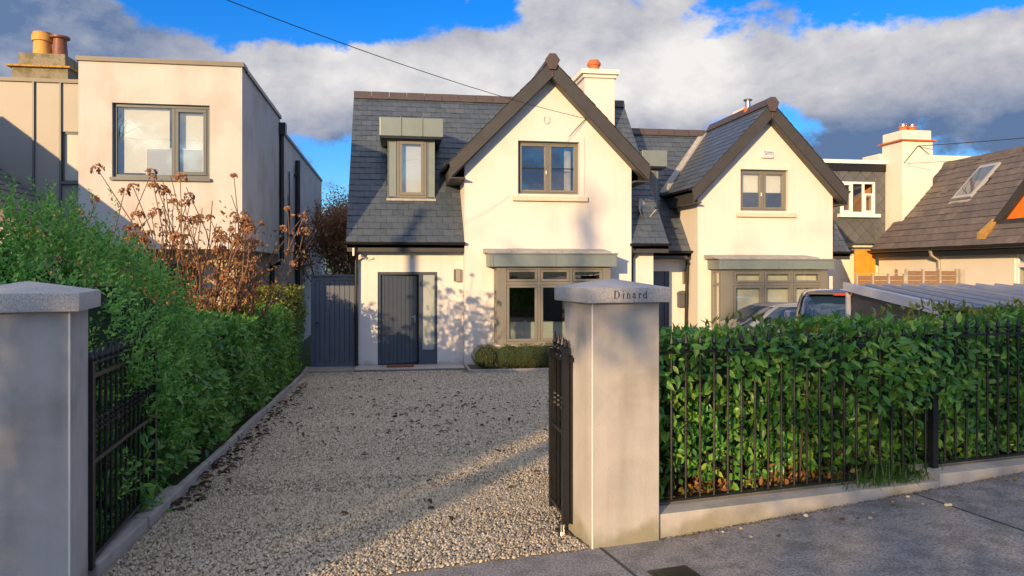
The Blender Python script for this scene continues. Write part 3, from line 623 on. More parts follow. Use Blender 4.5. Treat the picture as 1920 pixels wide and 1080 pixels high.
def gable_house(h, g):
    gx0, gx1, yg, yw = g['gx0'], g['gx1'], g['yg'], g['yw']; xc = (gx0 + gx1) / 2; az = g['az']; k = g['k']; ez = g['ez']  # apex, slope, eave z (outer)
    z0 = -0.56; wx0, wx1, wz0, wz1 = g['win']
    hw = (az - ez) / k; ex0, ex1 = xc - hw, xc + hw; yb = yg - 0.31
    tz = lambda x: az - k * abs(x - xc) - 0.16
    rm_ = g['render']
    mb = MB(); wall(mb, [(gx0, tz(gx0)), (xc, tz(xc)), (gx1, tz(gx1))], z0, yg, yg + 0.3, [g['win'], (g['bx'][0] + .1, g['bx'][1] - .1, g['bz'][0] + .01, g['bz'][1] + .05)])
    mb.box(gx0, gx0 + 0.15, yg + 0.301, yg + 2.8, z0, tz(gx0) - .03); mb.box(gx1 - .15, gx1, yg + .301, yg + 2.8, z0, tz(gx1) - .03)
    mb.build('gable_wall', rm_, h)
    # wings
    ye, ze, yr, zr = g['ye'], g['ze'], g['yr'], g['zr']; sl = (zr - ze) / (yr - ye); xl, xr, wl, wr = g['xl'], g['xr'], g['wl'], g['wr']
    for side in (0, 1):
        mb = MB(); wall(mb, [(wl, ze + .1), (gx0 - .001, ze + .1)], z0, yw, yw + .25, g['lholes']) if side == 0 else wall(mb, [(gx1 + .001, ze + .1), (wr, ze + .1)], z0, yw, yw + .25)
        xa, xb = (wl, wl + .2) if side == 0 else (wr - .2, wr)
        yy = 2 * yr - yw; mb.prism([(xa, yw + .251, z0), (xa, yy, z0), (xa, yy, ze), (xa, yr, zr - .25), (xa, yw + .251, ze + .1)], (xb - xa, 0, 0))
        mb.build('wing_wall', rm_, h)
    # main roof
    roof = MB()
    for xa, xb, ys in ((xl, gx0 - .002, ye), (gx0, gx1, yw + .4), (gx1 + .002, xr, ye)):
        zz = ze + (ys - ye) * sl
        roof.prism([(xa, ys, zz - .02), (xa, yr, zr - .02), (xa, 2 * yr - ye, ze - .02), (xa, 2 * yr - ye, ze - .14), (xa, yr, zr - .16), (xa, ys, zz - .12)], (xb - xa, 0, 0))
    roof = roof.build('roof', SLATE_B, h)
    sL = math.hypot(yr - ye, zr - ze); nco = round(sL / 0.205); ga = sL / nco; V = (0, yr - ye, zr - ze)
    v1 = ga * round((ez - ze) / (zr - ze) * sL / ga)
    vt = nco * ga
    Lp = [[(xl, 0), (gx0 - .01, 0), (gx0 - .01, v1), (xl, v1)], [(xl, v1), (gx0 - .01, v1), (xc - .1, vt), (xl, vt)]]
    Rp = [[(gx1 + .01, 0), (xr, 0), (xr, v1), (gx1 + .01, v1)], [(gx1 + .01, v1), (xr, v1), (xr, vt), (xc + .1, vt)]]
    slates(roof, (0, ye, ze), (1, 0, 0), V, Lp, 0.255, ga, SLATE, g['nL'], holes=g['dholes'])
    slates(roof, (0, ye + .0001, ze), (1, 0, 0), V, Rp, 0.255, ga, SLATE, g['nR'])
    ridge_tiles(roof, (xl, yr, zr + .07), (xr, yr, zr + .07), RIDGE, n=max(6, int((xr - xl) / .46)))
    # cross gable roof
    yb2 = yr - 0.05; cr = MB()
    for e in (ex0, ex1): cr.prism([(xc, yb, az - .015), (e, yb, ez - .015), (e, yb, ez - .12), (xc, yb, az - .16)], (0, yb2 - yb, 0))
    cr = cr.build('gable_roof', SLATE_B, h)
    s2 = math.hypot(hw, az - ez); n2 = round(s2 / .205); g2 = s2 / n2; Ly = yb2 - yb
    slates(cr, (ex0, yb2, ez), (0, -1, 0), (hw, 0, az - ez), [[(0, 0), (Ly + .02, 0), (Ly + .02, s2), (0, s2)]], 0.255, g2, SLATE, g['nG'])
    slates(cr, (ex1, yb - .02, ez), (0, 1, 0), (-hw, 0, az - ez), [[(0, 0), (Ly, 0), (Ly, s2), (0, s2)]], 0.255, g2, SLATE, 0)
    ridge_tiles(cr, (xc, yb - .0, az + .07), (xc, yb2, az + .07), RIDGE, n=8)
    MB().prism([(xc - .17, yb - .06, az - .02), (xc - .07, yb - .06, az + .12), (xc + .07, yb - .06, az + .12), (xc + .17, yb - .06, az - .02), (xc + .075, yb - .06, az - .24), (xc - .075, yb - .06, az - .24)], (0, .05, 0)).build('ridge_end_cap', RIDGE, cr, bevel=.01)
    B(xc - .022, xc + .022, yb - .03, yb - .001, az - .40, az - .26).build('finial_drop', RIDGE, cr)
    for sgn, e in ((-1, ex0), (1, ex1)):
        x = lambda t: xc + sgn * t
        MB().prism([(x(0), yb - .001, az - .01), (x(hw + .03), yb - .001, ez - .04), (x(hw - .02), yb - .001, ez - .35), (x(0), yb - .001, az - .40)], (0, .035, 0)).build('bargeboard', FASCIA, h)
        MB().prism([(x(.002), yb + .036, az - .38), (x(hw - .05), yb + .036, ez - .33), (x(hw - .05), yb + .036, ez - .36), (x(.002), yb + .036, az - .41)], (0, .31 - .04, 0)).build('verge_soffit', FASCIA, h)
        yv = ye + (ez - ze) / sl
        w = gx0 if sgn < 0 else gx1
        a, b = sorted((x(hw - .0), w + sgn * .002))
        B(a, b, yb + .037, yv + .1, ez - .39, ez - .36).build('eave_soffit', FASCIA, h)
        a, b = sorted((x(hw - .0), x(hw - .025))); B(a, b, yb + .037, yv + .05, ez - .36, ez - .03).build('fascia', FASCIA, h)
        gutter(h, (x(hw + .06), yb + .06, ez - .02), (x(hw + .06), yv - .02, ez - .02), r=.055)
    # gable window
    lw = wx0 + (wx1 - wx0) / 2
    w = window(h, wx0, wx1, wz0, wz1, yg + .10, [(wx0, lw, wz0, wz1, .05), (lw, wx1, wz0, wz1, .05)], FRAME)
    zm = wz0 + (wz1 - wz0) * .5
    if g.get('bars', True):
        for a, b in ((wx0 + .1, lw - .08), (lw + .08, wx1 - .1)): B(a, b, yg + .118, yg + .128, zm - .012, zm + .012).build('glazing_bar', BLKPL, w)
    B(lw - .055, lw - .035, yg + .06, yg + .09, zm - .14, zm - .06).build('window_handle', PLASTW, w)
    t = .12
    B(wx0 - t, wx0 - .001, yg - .016, yg + .01, wz0 - .05, wz1 + t).build('window_surround', rm_, h); B(wx1 + .001, wx1 + t, yg - .016, yg + .01, wz0 - .05, wz1 + t).build('window_surround', rm_, h); B(wx0, wx1, yg - .0155, yg + .0, wz1 + .001, wz1 + t).build('window_surround', rm_, h)
    B(wx0 - t - .01, wx1 + t + .06, yg - .09, yg + .12, wz0 - .16, wz0 - .051).build('sill', STONE_SILL, h, bevel=.006)
    B(wx0, wx1, yg + .002, yg + .2, wz0 - .05, wz0 - .001).build('sill', STONE_SILL, h)
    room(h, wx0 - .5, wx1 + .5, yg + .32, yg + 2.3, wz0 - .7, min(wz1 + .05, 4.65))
    gutter_set(h, xl, gx0 - .01, ye, ze, yw); gutter_set(h, gx1 + .01, xr, ye, ze, yw)
    bay(h, g['bx'][0], g['bx'][1], g['by'], yg, g['bz'][0], g['bz'][1], g['can'], g['fla'], g['blinds'], *g['bp'])
    return w

def dormer(h, x0, x1, y, z0, z1, hx0, hx1, hz1, roofz, wx0, wx1):
    """zinc clad dormer with an overhanging boxed head"""
    yb = y + (z1 - z0) / 1.1 + 0.35
    d = MB(); d.box(x0, wx0, y, yb, z0, z1); d.box(wx1, x1, y, yb, z0, z1); d.box(wx0, wx1, y + .25, yb, z0, z1)
    d = d.build('dormer', ZINC, h)
    for a, b in ((x0, x0 + .014), (wx0 - .03, wx0 - .015), (wx1 + .015, wx1 + .03), (x1 - .014, x1)): B(a, b, y - .022, y - .0005, z0, z1 - .002).build('standing_seam', ZINC, d)
    B(x0 - .03, x1 + .03, y - .12, y + .2, z0 - .06, z0 - .004).build('dormer_apron', LEAD, d, bevel=.004, seg=1)
    hd = B(hx0, hx1, y - .22, yb + .25, z1, hz1).build('dormer_head', ZINC, h, bevel=.015)
    n = max(1, round((hx1 - hx0) / .49))
    for i in range(1, n): x = hx0 + (hx1 - hx0) * i / n; B(x - .008, x + .008, y - .242, yb + .2, z1 + .005, hz1 + .02).build('standing_seam', ZINC, hd)
    B(hx0 + .03, hx1 - .03, y - .2, yb, z1 - .05, z1 - .001).build('dormer_soffit', GUTTER, hd)
    w = window(h, wx0, wx1, z0 + .02, z1 - .03, y - .03, [(wx0, wx1, z0 + .02, z1 - .03, .07)], FRAME, fw=.055)
    B(wx0 + .1, wx1 - .1, y + .09, y + .10, z0 + .1, z1 - .1).build('roller_blind', ROOMP, w)
    return d

# --- the main house
H = root('house', 'white rendered gabled house with dormer and navy front door standing ajar', 'house', (2.7, 17.0, -0.56))
DH = (-0.1, 0.99)
def vv(z, ze=2.25, zr=6.25, L=5.315): return (z - ze) / (zr - ze) * L
W1 = gable_house(H, dict(gx0=1.611, gx1=5.51, yg=17.0, yw=17.3, az=6.38, k=1.02, ez=4.05, ye=17.0, ze=2.25, yr=20.5, zr=6.25, xl=-1.0, xr=6.42, wl=-0.745, wr=6.15,
    win=(2.83, 4.26, 3.37, 4.58), lholes=[(-0.32, 1.02, -0.56, 1.59)], dholes=[(-0.15, 1.04, vv(3.35), vv(5.0))], nL=300, nR=60, nG=0, render=RENDER,
    bx=(2.274, 4.849), by=16.45, bz=(0.0, 1.70), can=(2.096, 4.967, 1.71, 2.0), fla=(2.026, 4.856), blinds=0, bp=(2.487, 4.663)))
curtain(W1, 3.98, 4.14, 17.34, 3.42, 4.5)
MB().lathe((2.93, 17.9, 3.62), [(.03, 0), (.07, .02), (.075, .09), (.02, .1), (.02, .17), (.045, .18), (.04, .28), (.01, .3)], 12).build('table_lamp', BULB, W1, smooth=True)
# sofa seen through the bay
mb = MB(); mb.box(2.6, 4.5, 17.5, 18.2, -.2, .15); mb.box(2.6, 4.5, 17.42, 17.56, -.2, .42); mb.box(3.05, 3.12, 17.40, 17.58, .0, .44)
mb.build('sofa_back', SOFA, H, bevel=.03)
dormer(H, -0.1, 0.994, 17.95, 3.31, 4.74, -0.284, 1.183, 5.17, None, 0.11, 0.80)
# chimney
ch = B(5.09, 5.92, 19.7, 20.6, 4.6, 6.86).build('chimney', RENDER, H, bevel=.01)
B(5.04, 5.97, 19.65, 20.65, 6.78, 6.87).build('chimney_moulding', RENDER, ch, bevel=.008); B(4.98, 6.02, 19.58, 20.72, 6.871, 7.0).build('chimney_cap', CREAMCAP, ch, bevel=.012)
MB().lathe((5.45, 20.1, 7.0), [(.15, 0), (.155, .12), (.15, .2), (.18, .21), (.19, .26), (.165, .31), (.135, .33), (.13, .36), (.11, .36), (.10, .2)], 20).build('chimney_pot', TERRA, ch, smooth=True)
# front door
fr = MB(); fr.box(-.32, -.255, 17.33, 17.43, -.5, 1.59); fr.box(.955, 1.02, 17.33, 17.43, -.5, 1.59); fr.box(-.255, .955, 17.33, 17.43, 1.53, 1.59); fr.box(.60, .675, 17.331, 17.429, -.5, 1.53)
fr = fr.build('door_frame', DOORP, H, bevel=.004, seg=1)
B(-.32, 1.02, 17.24, 17.45, -.535, -.501).build('threshold', STEEL, H)
B(.675, .955, 17.345, 17.41, -.5, -.18).build('sidelight_panel', DOORP, fr); B(.675, .955, 17.37, 17.376, -.18, 1.53).build('pane', FROST, fr)
A = rad(9); DM = Matrix.Translation((-.255, 17.38, 0)) @ Matrix.Rotation(A, 4, 'Z')
mb = MB(); mb.M = DM; mb.box(0, .85, .012, .05, -.495, 1.525); door = mb.build('door', DOORP, H, bevel=.003, seg=1)
for i in range(9):
    mb = MB(); mb.M = DM; a = .004 + i * .0937; mb.box(a, a + .0885, -.0, .0115, -.49, 1.52); mb.build('board', DOORP, door, bevel=.004, seg=1)
mb = MB(); mb.M = DM
mb.tube([(.78, 0, .56), (.78, -.05, .56), (.70, -.055, .56)], .011, 8); mb.lathe((.78, -.004, .45), [(.02, -.02), (.02, .02)], 10); mb.box(.765, .795, -.008, 0, .42, .60); mb.build('handle', STEEL, door, smooth=True)
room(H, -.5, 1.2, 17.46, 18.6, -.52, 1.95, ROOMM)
# wall light, bell, render beads, pipes
wl = B(1.385, 1.40, 17.22, 17.298, 1.38, 1.66).build('wall_lamp', LAMPM, H); B(1.425, 1.53, 17.19, 17.298, 1.37, 1.665).build('lamp_shade', LAMPM, wl, bevel=.004, seg=1)
B(1.11, 1.15, 17.285, 17.2985, .53, .60).build('door_bell', PLASTW, H)
for x in (-.57, 1.245): B(x, x + .008, 17.294, 17.3, -.5, 1.75).build('render_bead', RENDER, H)
MB().tube([(-.78, 17.0, 2.15), (-.78, 17.02, 2.0), (-.79, 17.2, 1.86), (-.79, 17.22, -.52)], .034, 10).build('downpipe', GUTTER, H, smooth=True)
MB().tube([(-.70, 17.06, 1.96), (-.55, 17.27, 1.87), (-.42, 17.27, 1.90)], .02, 8).build('overflow_pipe', PLASTW, H, smooth=True)
B(-.86, -.82, 16.97, 17.0, 1.95, 2.12).build('gutter_bracket', PLASTW, H)
MB().tube([(5.60, 17.0, 2.15), (5.60, 17.1, 2.0), (5.60, 17.22, 1.9), (5.60, 17.24, -.52)], .034, 10).build('downpipe', GUTTER, H, smooth=True)
# satellite dish on the right slope
mb = MB(); c = Vector((5.98, 17.72, 3.06)); ax = Vector((.75, -.6, .28)).normalized(); u = ax.cross(Vector((0, 0, 1))).normalized(); v = u.cross(ax)
rings = [(0.0, 0), (.12, .012), (.22, .045), (.30, .09)]
vs = [c] ; fs = []
for r_, h_ in rings[1:]:
    vs += [c + ax * h_ + (u * math.cos(t * math.pi / 10) + v * math.sin(t * math.pi / 10)) * r_ for t in range(20)]
fs = [(0, 1 + t, 1 + (t + 1) % 20) for t in range(20)] + [(1 + q * 20 + t, 1 + q * 20 + 20 + t, 1 + q * 20 + 20 + (t + 1) % 20, 1 + q * 20 + (t + 1) % 20) for q in (0, 1) for t in range(20)]
dish = MB().add(vs, fs).build('satellite_dish', mat('dish_grey', (.42, .43, .44), .5), H, smooth=True)
MB().tube([c - v * .28 + ax * .06, c - v * .05 + ax * .42], .012, 6).tube([c, c - ax * .15 - Vector((0, 0, .25))], .02, 6).build('dish_arm', STEEL, dish)
MB().tube([c - v * .05 + ax * .36, c - v * .05 + ax * .45], .03, 8).build('receiver', BLKPL, dish)
# cable and hook on the gable
MB().tube([(4.40, 16.97, 5.12), (4.15, 16.985, 4.85), (3.95, 16.99, 4.62)], .006, 5).build('cable', WIREM, H)
MB().tube([(3.50 + .07 * math.cos(t), 16.985, 5.07 + .09 * math.sin(t)) for t in [2.2 + i * .5 for i in range(11)]], .008, 5).build('cable_loop', mat('grey_cable', (.45, .42, .38), .7), H)

# --- the neighbouring house
NB = root('house', 'cream gabled house on the right with white alarm box above its upper window', 'house', (9.4, 18.2, -0.56))
W2 = gable_house(NB, dict(gx0=7.64, gx1=11.35, yg=18.2, yw=18.9, az=5.88, k=1.045, ez=3.69, ye=18.6, ze=2.12, yr=21.7, zr=5.72, xl=6.44, xr=12.1, wl=6.47, wr=11.8,
    win=(8.79, 10.1, 3.15, 4.21), lholes=[(6.5, 7.155, -.56, 1.60)], dholes=[(6.5, 7.1, vv(3.3, 2.12, 5.72, 4.75), vv(4.3, 2.12, 5.72, 4.75))], nL=150, nR=60, nG=300, render=RENDER_N, bars=False,
    bx=(7.996, 10.85), by=17.6, bz=(-0.05, 1.64), can=(7.90, 10.95, 1.65, 1.9), fla=(7.80, 10.57), blinds=0.95, bp=(8.33, 10.66)))
for a, b in ((8.88, 9.37), (9.52, 10.0)):
    mb = MB(); z = 4.16
    while z > 3.72: mb.prism([(a, 18.40, z), (a, 18.405, z - .13), (a, 18.425, z - .135), (a, 18.41, z)], (b - a, 0, 0)); z -= .13
    mb.build('blind', BLIND, W2)
dormer(NB, 6.60, 6.99, 19.3, 3.05, 4.36, 6.48, 7.17, 4.78, None, 6.66, 6.90)
# valley flashing
def vly(X): z = 5.88 - 1.045 * (9.495 - X); return Vector((X, 18.6 + (z - 2.12) / ((5.72 - 2.12) / 3.1), z + .03))
a, b = vly(9.30), vly(7.42); s = Vector((.09, -.05, 0)); mb = MB()
mb.prism([a, a + Vector((-.14, 0, .005)), b + Vector((-.16, -.05, .01)), b], (0, -.01, .025)); mb.prism([a, a + Vector((.03, -.12, .02)), b + Vector((.03, -.12, .02)), b], (-.01, 0, .025))
mb.build('valley_flashing', LEAD, NB)
B(6.5, 7.155, 18.98, 19.04, -.5, 1.60).build('door', DOORP, NB); B(7.06, 7.155, 18.95, 18.979, -.5, 1.6).build('door_frame', DOORP, NB)
wl = B(7.50, 7.53, 18.82, 18.898, 1.28, 1.62).build('wall_lamp', LAMPM, NB); B(7.57, 7.62, 18.80, 18.898, 1.30, 1.64).build('lamp_shade', LAMPM, wl)
pb = B(7.36, 7.63, 18.78, 18.898, .66, 1.0).build('post_box', mat('post_box_grey', (.09, .095, .10), .45), NB, bevel=.02)
MB().prism([(7.34, 18.76, 1.0), (7.65, 18.76, 1.0), (7.60, 18.76, 1.07), (7.495, 18.76, 1.095), (7.39, 18.76, 1.07)], (0, .137, 0)).build('lid', MATS['post_box_grey'], pb)
wl = B(11.50, 11.53, 18.80, 18.898, 1.25, 1.62).build('wall_lamp', LAMPM, NB); B(11.57, 11.62, 18.78, 18.898, 1.27, 1.64).build('lamp_shade', LAMPM, wl)
MB().tube([(7.57, 18.6, 2.0), (7.57, 18.7, 1.85), (7.57, 18.82, -.5)], .045, 10).build('downpipe', GUTTER, NB, smooth=True)
ab = B(9.34, 9.66, 18.12, 18.199, 4.505, 4.70).build('alarm_box', PLASTW, NB, bevel=.025)
mb = MB(); x, z, y0 = 9.405, 4.575, 18.113; q = .016
for bx in ((x, x + .055, z + .09, z + .09 + q), (x, x + q, z + .05, z + .09), (x, x + .05, z + .045, z + .045 + q), (x + .045, x + .045 + q, z + .008, z + .05), (x, x + .05, z, z + q)): mb.box(bx[0], bx[1], y0, y0 + .006, bx[2], bx[3])
for i in range(6): mb.box(9.475 + i * .027, 9.492 + i * .027, y0, y0 + .006, 4.632, 4.667); mb.box(9.475 + i * .027, 9.494 + i * .027, y0, y0 + .006, 4.592, 4.614)
for i in range(8): mb.box(9.41 + i * .027, 9.425 + i * .027, y0, y0 + .006, 4.545, 4.556)
mb.build('alarm_lettering', BLUEPR, ab)
fl = MB().lathe((9.49, 19.2, 5.88), [(.11, 0), (.12, .1), (.09, .14)], 14).build('flue_base', TERRA, NB, smooth=True); MB().lathe((9.49, 19.2, 6.0), [(.07, 0), (.07, .18), (.11, .19), (.12, .23), (.06, .25)], 14).build('flue', STEEL, fl, smooth=True)
c2 = B(10.15, 10.75, 20.6, 21.3, 4.8, 6.25).build('chimney', RENDER_N, NB); B(10.08, 10.82, 20.53, 21.37, 6.251, 6.36).build('chimney_cap', CREAMCAP, c2)

# --- modern flat-roofed house on the left
ZINC_D = mat('coping_taupe', (.17, .155, .13), .5, .08, 3)
LH = root('house', 'modern flat-roofed pale house with grey framed window and zinc cladding on the left', 'house', (-4.5, 14.5, -0.56))
mb = MB(); wall(mb, [(-5.506, 5.36), (-2.717, 5.36)], 2.02, 14.5, 14.8, [(-4.948, -3.285, 3.303, 4.636)])
mb.box(-2.967, -2.717, 14.801, 19.25, 2.02, 5.34); mb.box(-5.506, -5.3, 14.801, 19.25, 2.02, 5.34); mb.box(-5.3, -2.967, 14.801, 19.25, 2.02, 2.2); mb.box(-5.3, -2.967, 14.801, 19.25, 5.1, 5.3)
mb.build('upper_wall', RENDER_L, LH)
B(-5.54, -2.68, 14.46, 14.85, 5.361, 5.44).build('roof_coping', ZINC_D, LH); B(-3.0, -2.68, 14.851, 19.28, 5.341, 5.42).build('roof_coping', GUTTER, LH)
mb = MB(); mb.box(-6.5, -2.757, 19.252, 30.8, -.6, 5.12); mb.box(-6.5, -2.9, 30.801, 34, -.6, 3.4); mb.build('rear_wall', RENDER_L, LH)
B(-3.1, -2.72, 19.29, 30.85, 5.121, 5.20).build('roof_coping', GUTTER, LH); B(-3.2, -2.86, 30.86, 34.05, 3.401, 3.47).build('roof_coping', GUTTER, LH)
mb = MB(); wall(mb, [(-5.4, 2.018), (-2.95, 2.018)], -.6, 15.3, 15.55, [(-4.9, -3.65, .1, 1.75)]); mb.box(-3.2, -2.95, 15.551, 19.25, -.6, 2.018); mb.build('lower_wall', RENDER_T, LH)
window(LH, -4.9, -3.65, .1, 1.75, 15.36, [(-4.9, -4.3, .1, 1.75, 0), (-4.3, -3.65, .1, 1.75, 0)], FRAME_G); room(LH, -5.0, -3.4, 15.56, 17.5, -.3, 1.95, ROOMM)
w = window(LH, -4.948, -3.285, 3.303, 4.636, 14.57, [(-4.948, -3.93, 3.303, 4.636, 0), (-3.93, -3.285, 3.303, 4.636, .06)], FRAME_G, fw=.06)
B(-4.97, -3.26, 14.44, 14.57, 3.245, 3.30).build('sill', FRAME_G, LH); room(LH, -5.25, -3.0, 14.81, 17.0, 2.6, 5.05, ROOMP)
MB().ring(-4.42, -3.42, 3.30, 3.86, .02, 14.645, 14.66).build('screen_frame', FRAME_W, w); B(-4.40, -3.44, 14.65, 14.655, 3.32, 3.84).build('screen_panel', mat('screen_panel', (.45, .47, .47), .4), w)
B(-4.80, -4.02, 14.68, 14.69, 3.40, 4.60).build('roller_blind', BLIND, w); B(-3.86, -3.36, 14.70, 14.71, 3.36, 4.50).build('roller_blind', BLIND, w); curtain(w, -4.93, -4.80, 14.75, 2.7, 4.9); B(-3.05, -2.99, 14.85, 15.4, 2.7, 4.9).build('curtain', CURTAIN, w)
# cladding
xs = [-8.6, -7.3, -6.403, -5.952, -5.62, -5.508]
for a, b in zip(xs, xs[1:]):
    if abs(a + 5.952) < .01:
        B(a + .004, b - .004, 14.9, 15.1, 4.16, 5.04).build('cladding_panel', ZINC_C, LH); B(a + .004, b - .004, 14.9, 15.1, 1.0, 3.24).build('cladding_panel', ZINC_C, LH)
    else: B(a + .004, b - .004, 14.9, 15.1, 1.0, 5.04).build('cladding_panel', ZINC_C, LH)
    B(b - .014, b + .014, 14.86, 14.899, 1.0, 5.038).build('standing_seam', FRAME_G, LH)
B(-8.6, -5.51, 14.86, 18, 5.041, 5.11).build('roof_coping', ZINC_D, LH); B(-8.6, -5.51, 15.101, 18, 1.0, 5.04).build('cladding_core', ROOMM, LH)
w = window(LH, -5.944, -5.632, 3.245, 4.155, 14.93, [(-5.944, -5.632, 3.245, 4.155, 0)], FRAME_G, gm=FROST, fw=.03); B(-5.955, -5.62, 14.84, 14.93, 3.20, 3.244).build('sill', FRAME_G, LH)
# pipes on the side wall
mb = MB(); mb.tube([(-2.66, 19.15, 5.0), (-2.66, 19.15, 1.9), (-2.70, 19.15, 1.8), (-2.88, 19.15, 1.75), (-2.88, 19.15, -.5)], .055, 10); mb.box(-2.755, -2.56, 19.03, 19.32, 4.93, 5.22); mb.build('downpipe', GUTTER, LH)
mb = MB(); mb.tube([(-2.66, 22.3, 4.75), (-2.66, 22.3, .2)], .075, 10)
for z in (.9, 2.1, 3.2, 4.3): mb.box(-2.757, -2.6, 22.2, 22.4, z, z + .05)
mb.build('vent_pipe', GUTTER, LH)
for y0, y1, z0, z1 in ((20.9, 21.35, 2.6, 4.3), (20.9, 21.35, .3, 1.3)):
    B(-2.762, -2.75, y0, y1, z0, z1).build('side_window', CARGL, LH); B(-2.756, -2.68, y0 - .05, y1 + .05, z0 - .08, z0 - .001).build('sill', FRAME_G, LH)
MB().tube([(-2.757, 25.0, 1.75), (-2.6, 25.0, 1.8)], .03, 8).box(-2.62, -2.45, 24.9, 25.1, 1.78, 1.84).build('wall_lamp', LAMPM, LH)
B(-2.953, -2.94, 17.5, 17.75, .2, .55).build('meter_box', PLASTW, LH)
# chimney
c = B(-7.68, -6.62, 16.9, 17.9, 4.9, 5.80).build('chimney', PEBBLE, LH)
B(-7.60, -6.70, 16.98, 17.8, 5.836, 6.12).build('chimney_crown', PEBBLE, c, bevel=.02)
for i in range(9): a = -7.76 + i * .135; B(a, a + .128, 16.82, 17.98, 5.801, 5.835).build('brick', MOSS, c)
MB().lathe((-7.27, 17.3, 6.10), [(.19, 0), (.175, .08), (.165, .33), (.20, .34), (.20, .46), (.17, .48), (.185, .52), (.14, .52), (.12, .3)], 18).build('chimney_pot', TERRA_Y, c, smooth=True)
MB().lathe((-6.93, 17.3, 6.10), [(.16, 0), (.15, .05), (.13, .40), (.19, .42), (.19, .46), (.12, .47), (.1, .3)], 18).build('chimney_pot', TERRA_D, c, smooth=True)
# low slate roof at the far left
PO = root('porch', 'dark slate roofed porch in front of the grey cladding at far left', 'porch', (-8.9, 12, -0.56))
pc, hw, pe, pr_ = -8.9, 3.70, 2.21, 5.1
mb = MB(); wall(mb, [(-12.6, 1.9), (pc, 4.9), (-5.45, 2.1)], -.56, 12.2, 12.4); mb.box(-5.65, -5.45, 12.401, 14.2, -.56, 2.0); mb.build('porch_wall', RENDER_L, PO)
rb = MB()
for s_ in (-1, 1): rb.prism([(pc, 12.0, pr_ - .02), (pc + s_ * hw, 12.0, pe - .02), (pc + s_ * hw, 12.0, pe - .13), (pc, 12.0, pr_ - .15)], (0, 2.35, 0))
rb = rb.build('roof', SLATE_B, PO); sl_ = math.hypot(hw, pr_ - pe)
slates(rb, (pc + hw, 11.98, pe), (0, 1, 0), (-hw, 0, pr_ - pe), [[(0, 0), (2.38, 0), (2.38, sl_), (0, sl_)]], .255, sl_ / 25, SLATE, 120)
slates(rb, (pc - hw, 14.37, pe), (0, -1, 0), (hw, 0, pr_ - pe), [[(0, 0), (2.38, 0), (2.38, sl_), (0, sl_)]], .255, sl_ / 25, SLATE, 0)
gutter(PO, (pc + hw + .06, 12.0, pe - .02), (pc + hw + .06, 14.35, pe - .02))
for s_ in (-1, 1): MB().prism([(pc, 11.96, pr_ + .02), (pc + s_ * (hw + .02), 11.96, pe), (pc + s_ * (hw - .05), 11.96, pe - .18), (pc, 11.96, pr_ - .2)], (0, .035, 0)).build('bargeboard', FASCIA, PO)

# --- house on the far right, side wall along the view
RH = root('house', 'ivory house at far right with mossy brown tiled roof and tall white chimney', 'house', (15.1, 18, -0.5))
ang = rad(-3.1); RM = Matrix.Translation((14.83, 15.87, 0)) @ Matrix.Rotation(ang, 4, 'Z')   # local x to the right, y away
def rbx(*a): m_ = MB(); m_.M = RM; m_.box(*a); return m_
mb = MB(); mb.M = RM @ Matrix.Rotation(rad(-90), 4, 'Z')    # wall facing -x: local X' = -y
wall(mb, [(-6.3, 2.25), (3.2, 2.25)], -.56, .25, .5, [(-.6, 1.4, .9, 2.18)])
mb.box(-6.3, -6.05, .501, 5.0, -.56, 2.25); mb.build('side_wall', RENDER_R, RH)
wm = MB(); wm.M = RM; 
wm.box(.28, .34, -1.4, -1.33, .9, 2.18); wm.box(.28, .34, .53, .6, .9, 2.18); wm.box(.28, .34, -1.33, .53, .9, .98); wm.box(.28, .34, -1.33, .53, 2.10, 2.18); wm.box(.28, .34, -1.33, .53, 1.70, 1.80); wm.box(.28, .34, .0, .06, .98, 1.70)
wn = wm.build('window', FRAME_W, RH); rbx(.31, .315, -1.33, .53, .98, 2.10).build('pane', GLASS, wn); rbx(1.8, 1.82, -1.5, .7, .5, 2.3).build('room_lining', ROOMM, RH)
hgt = 2.75; run = 2.55
rf = MB(); rf.M = RM; rf.prism([(0, -3.2, 2.25), (run, -3.2, 2.25 + hgt), (2 * run, -3.2, 2.25), (2 * run, -3.2, 2.1), (run, -3.2, 2.1 + hgt), (0, -3.2, 2.13)], (0, 9.55, 0)); rf = rf.build('roof', SLATE_B, RH)
R3 = RM.to_3x3(); O = RM @ Vector((-.02, 6.36, 2.27)); sl_ = math.hypot(run, hgt)
slates(rf, O, R3 @ Vector((0, -1, 0)), R3 @ Vector((run, 0, hgt)), [[(0, 0), (9.5, 0), (9.5, sl_), (0, sl_)]], .36, sl_ / 14, TILE_BROWN, 300, name='tile', th=.02, gap=.008, vr=.01, holes=[(2.2, 3.1, 1.9, 3.0)])
rr = RM @ Vector((run, -3.2, 5.06)); r2 = RM @ Vector((run, 6.35, 5.06)); ridge_tiles(rf, rr, r2, TILE_BROWN, n=20)
g0 = RM @ Vector((-.08, -3.2, 2.24)); g1 = RM @ Vector((-.08, 6.3, 2.24)); gutter(RH, g0, g1, .065); rbx(.02, .06, -3.2, 6.3, 2.02, 2.22).build('fascia', GUTTER, RH); rbx(.06, .25, -3.2, 6.3, 2.05, 2.08).build('soffit', FASCIA, RH)
mb = MB(); mb.M = RM; mb.tube([(-.05, 3.35, 2.2), (-.02, 3.35, 2.05), (.17, 3.3, 1.9), (.19, 3.25, 1.0)], .05, 8); mb.build('downpipe', LAMPM, RH, smooth=True)
rbx(.24, .249, 5.3, 5.45, 1.45, 1.65).build('air_vent', LAMPM, RH)
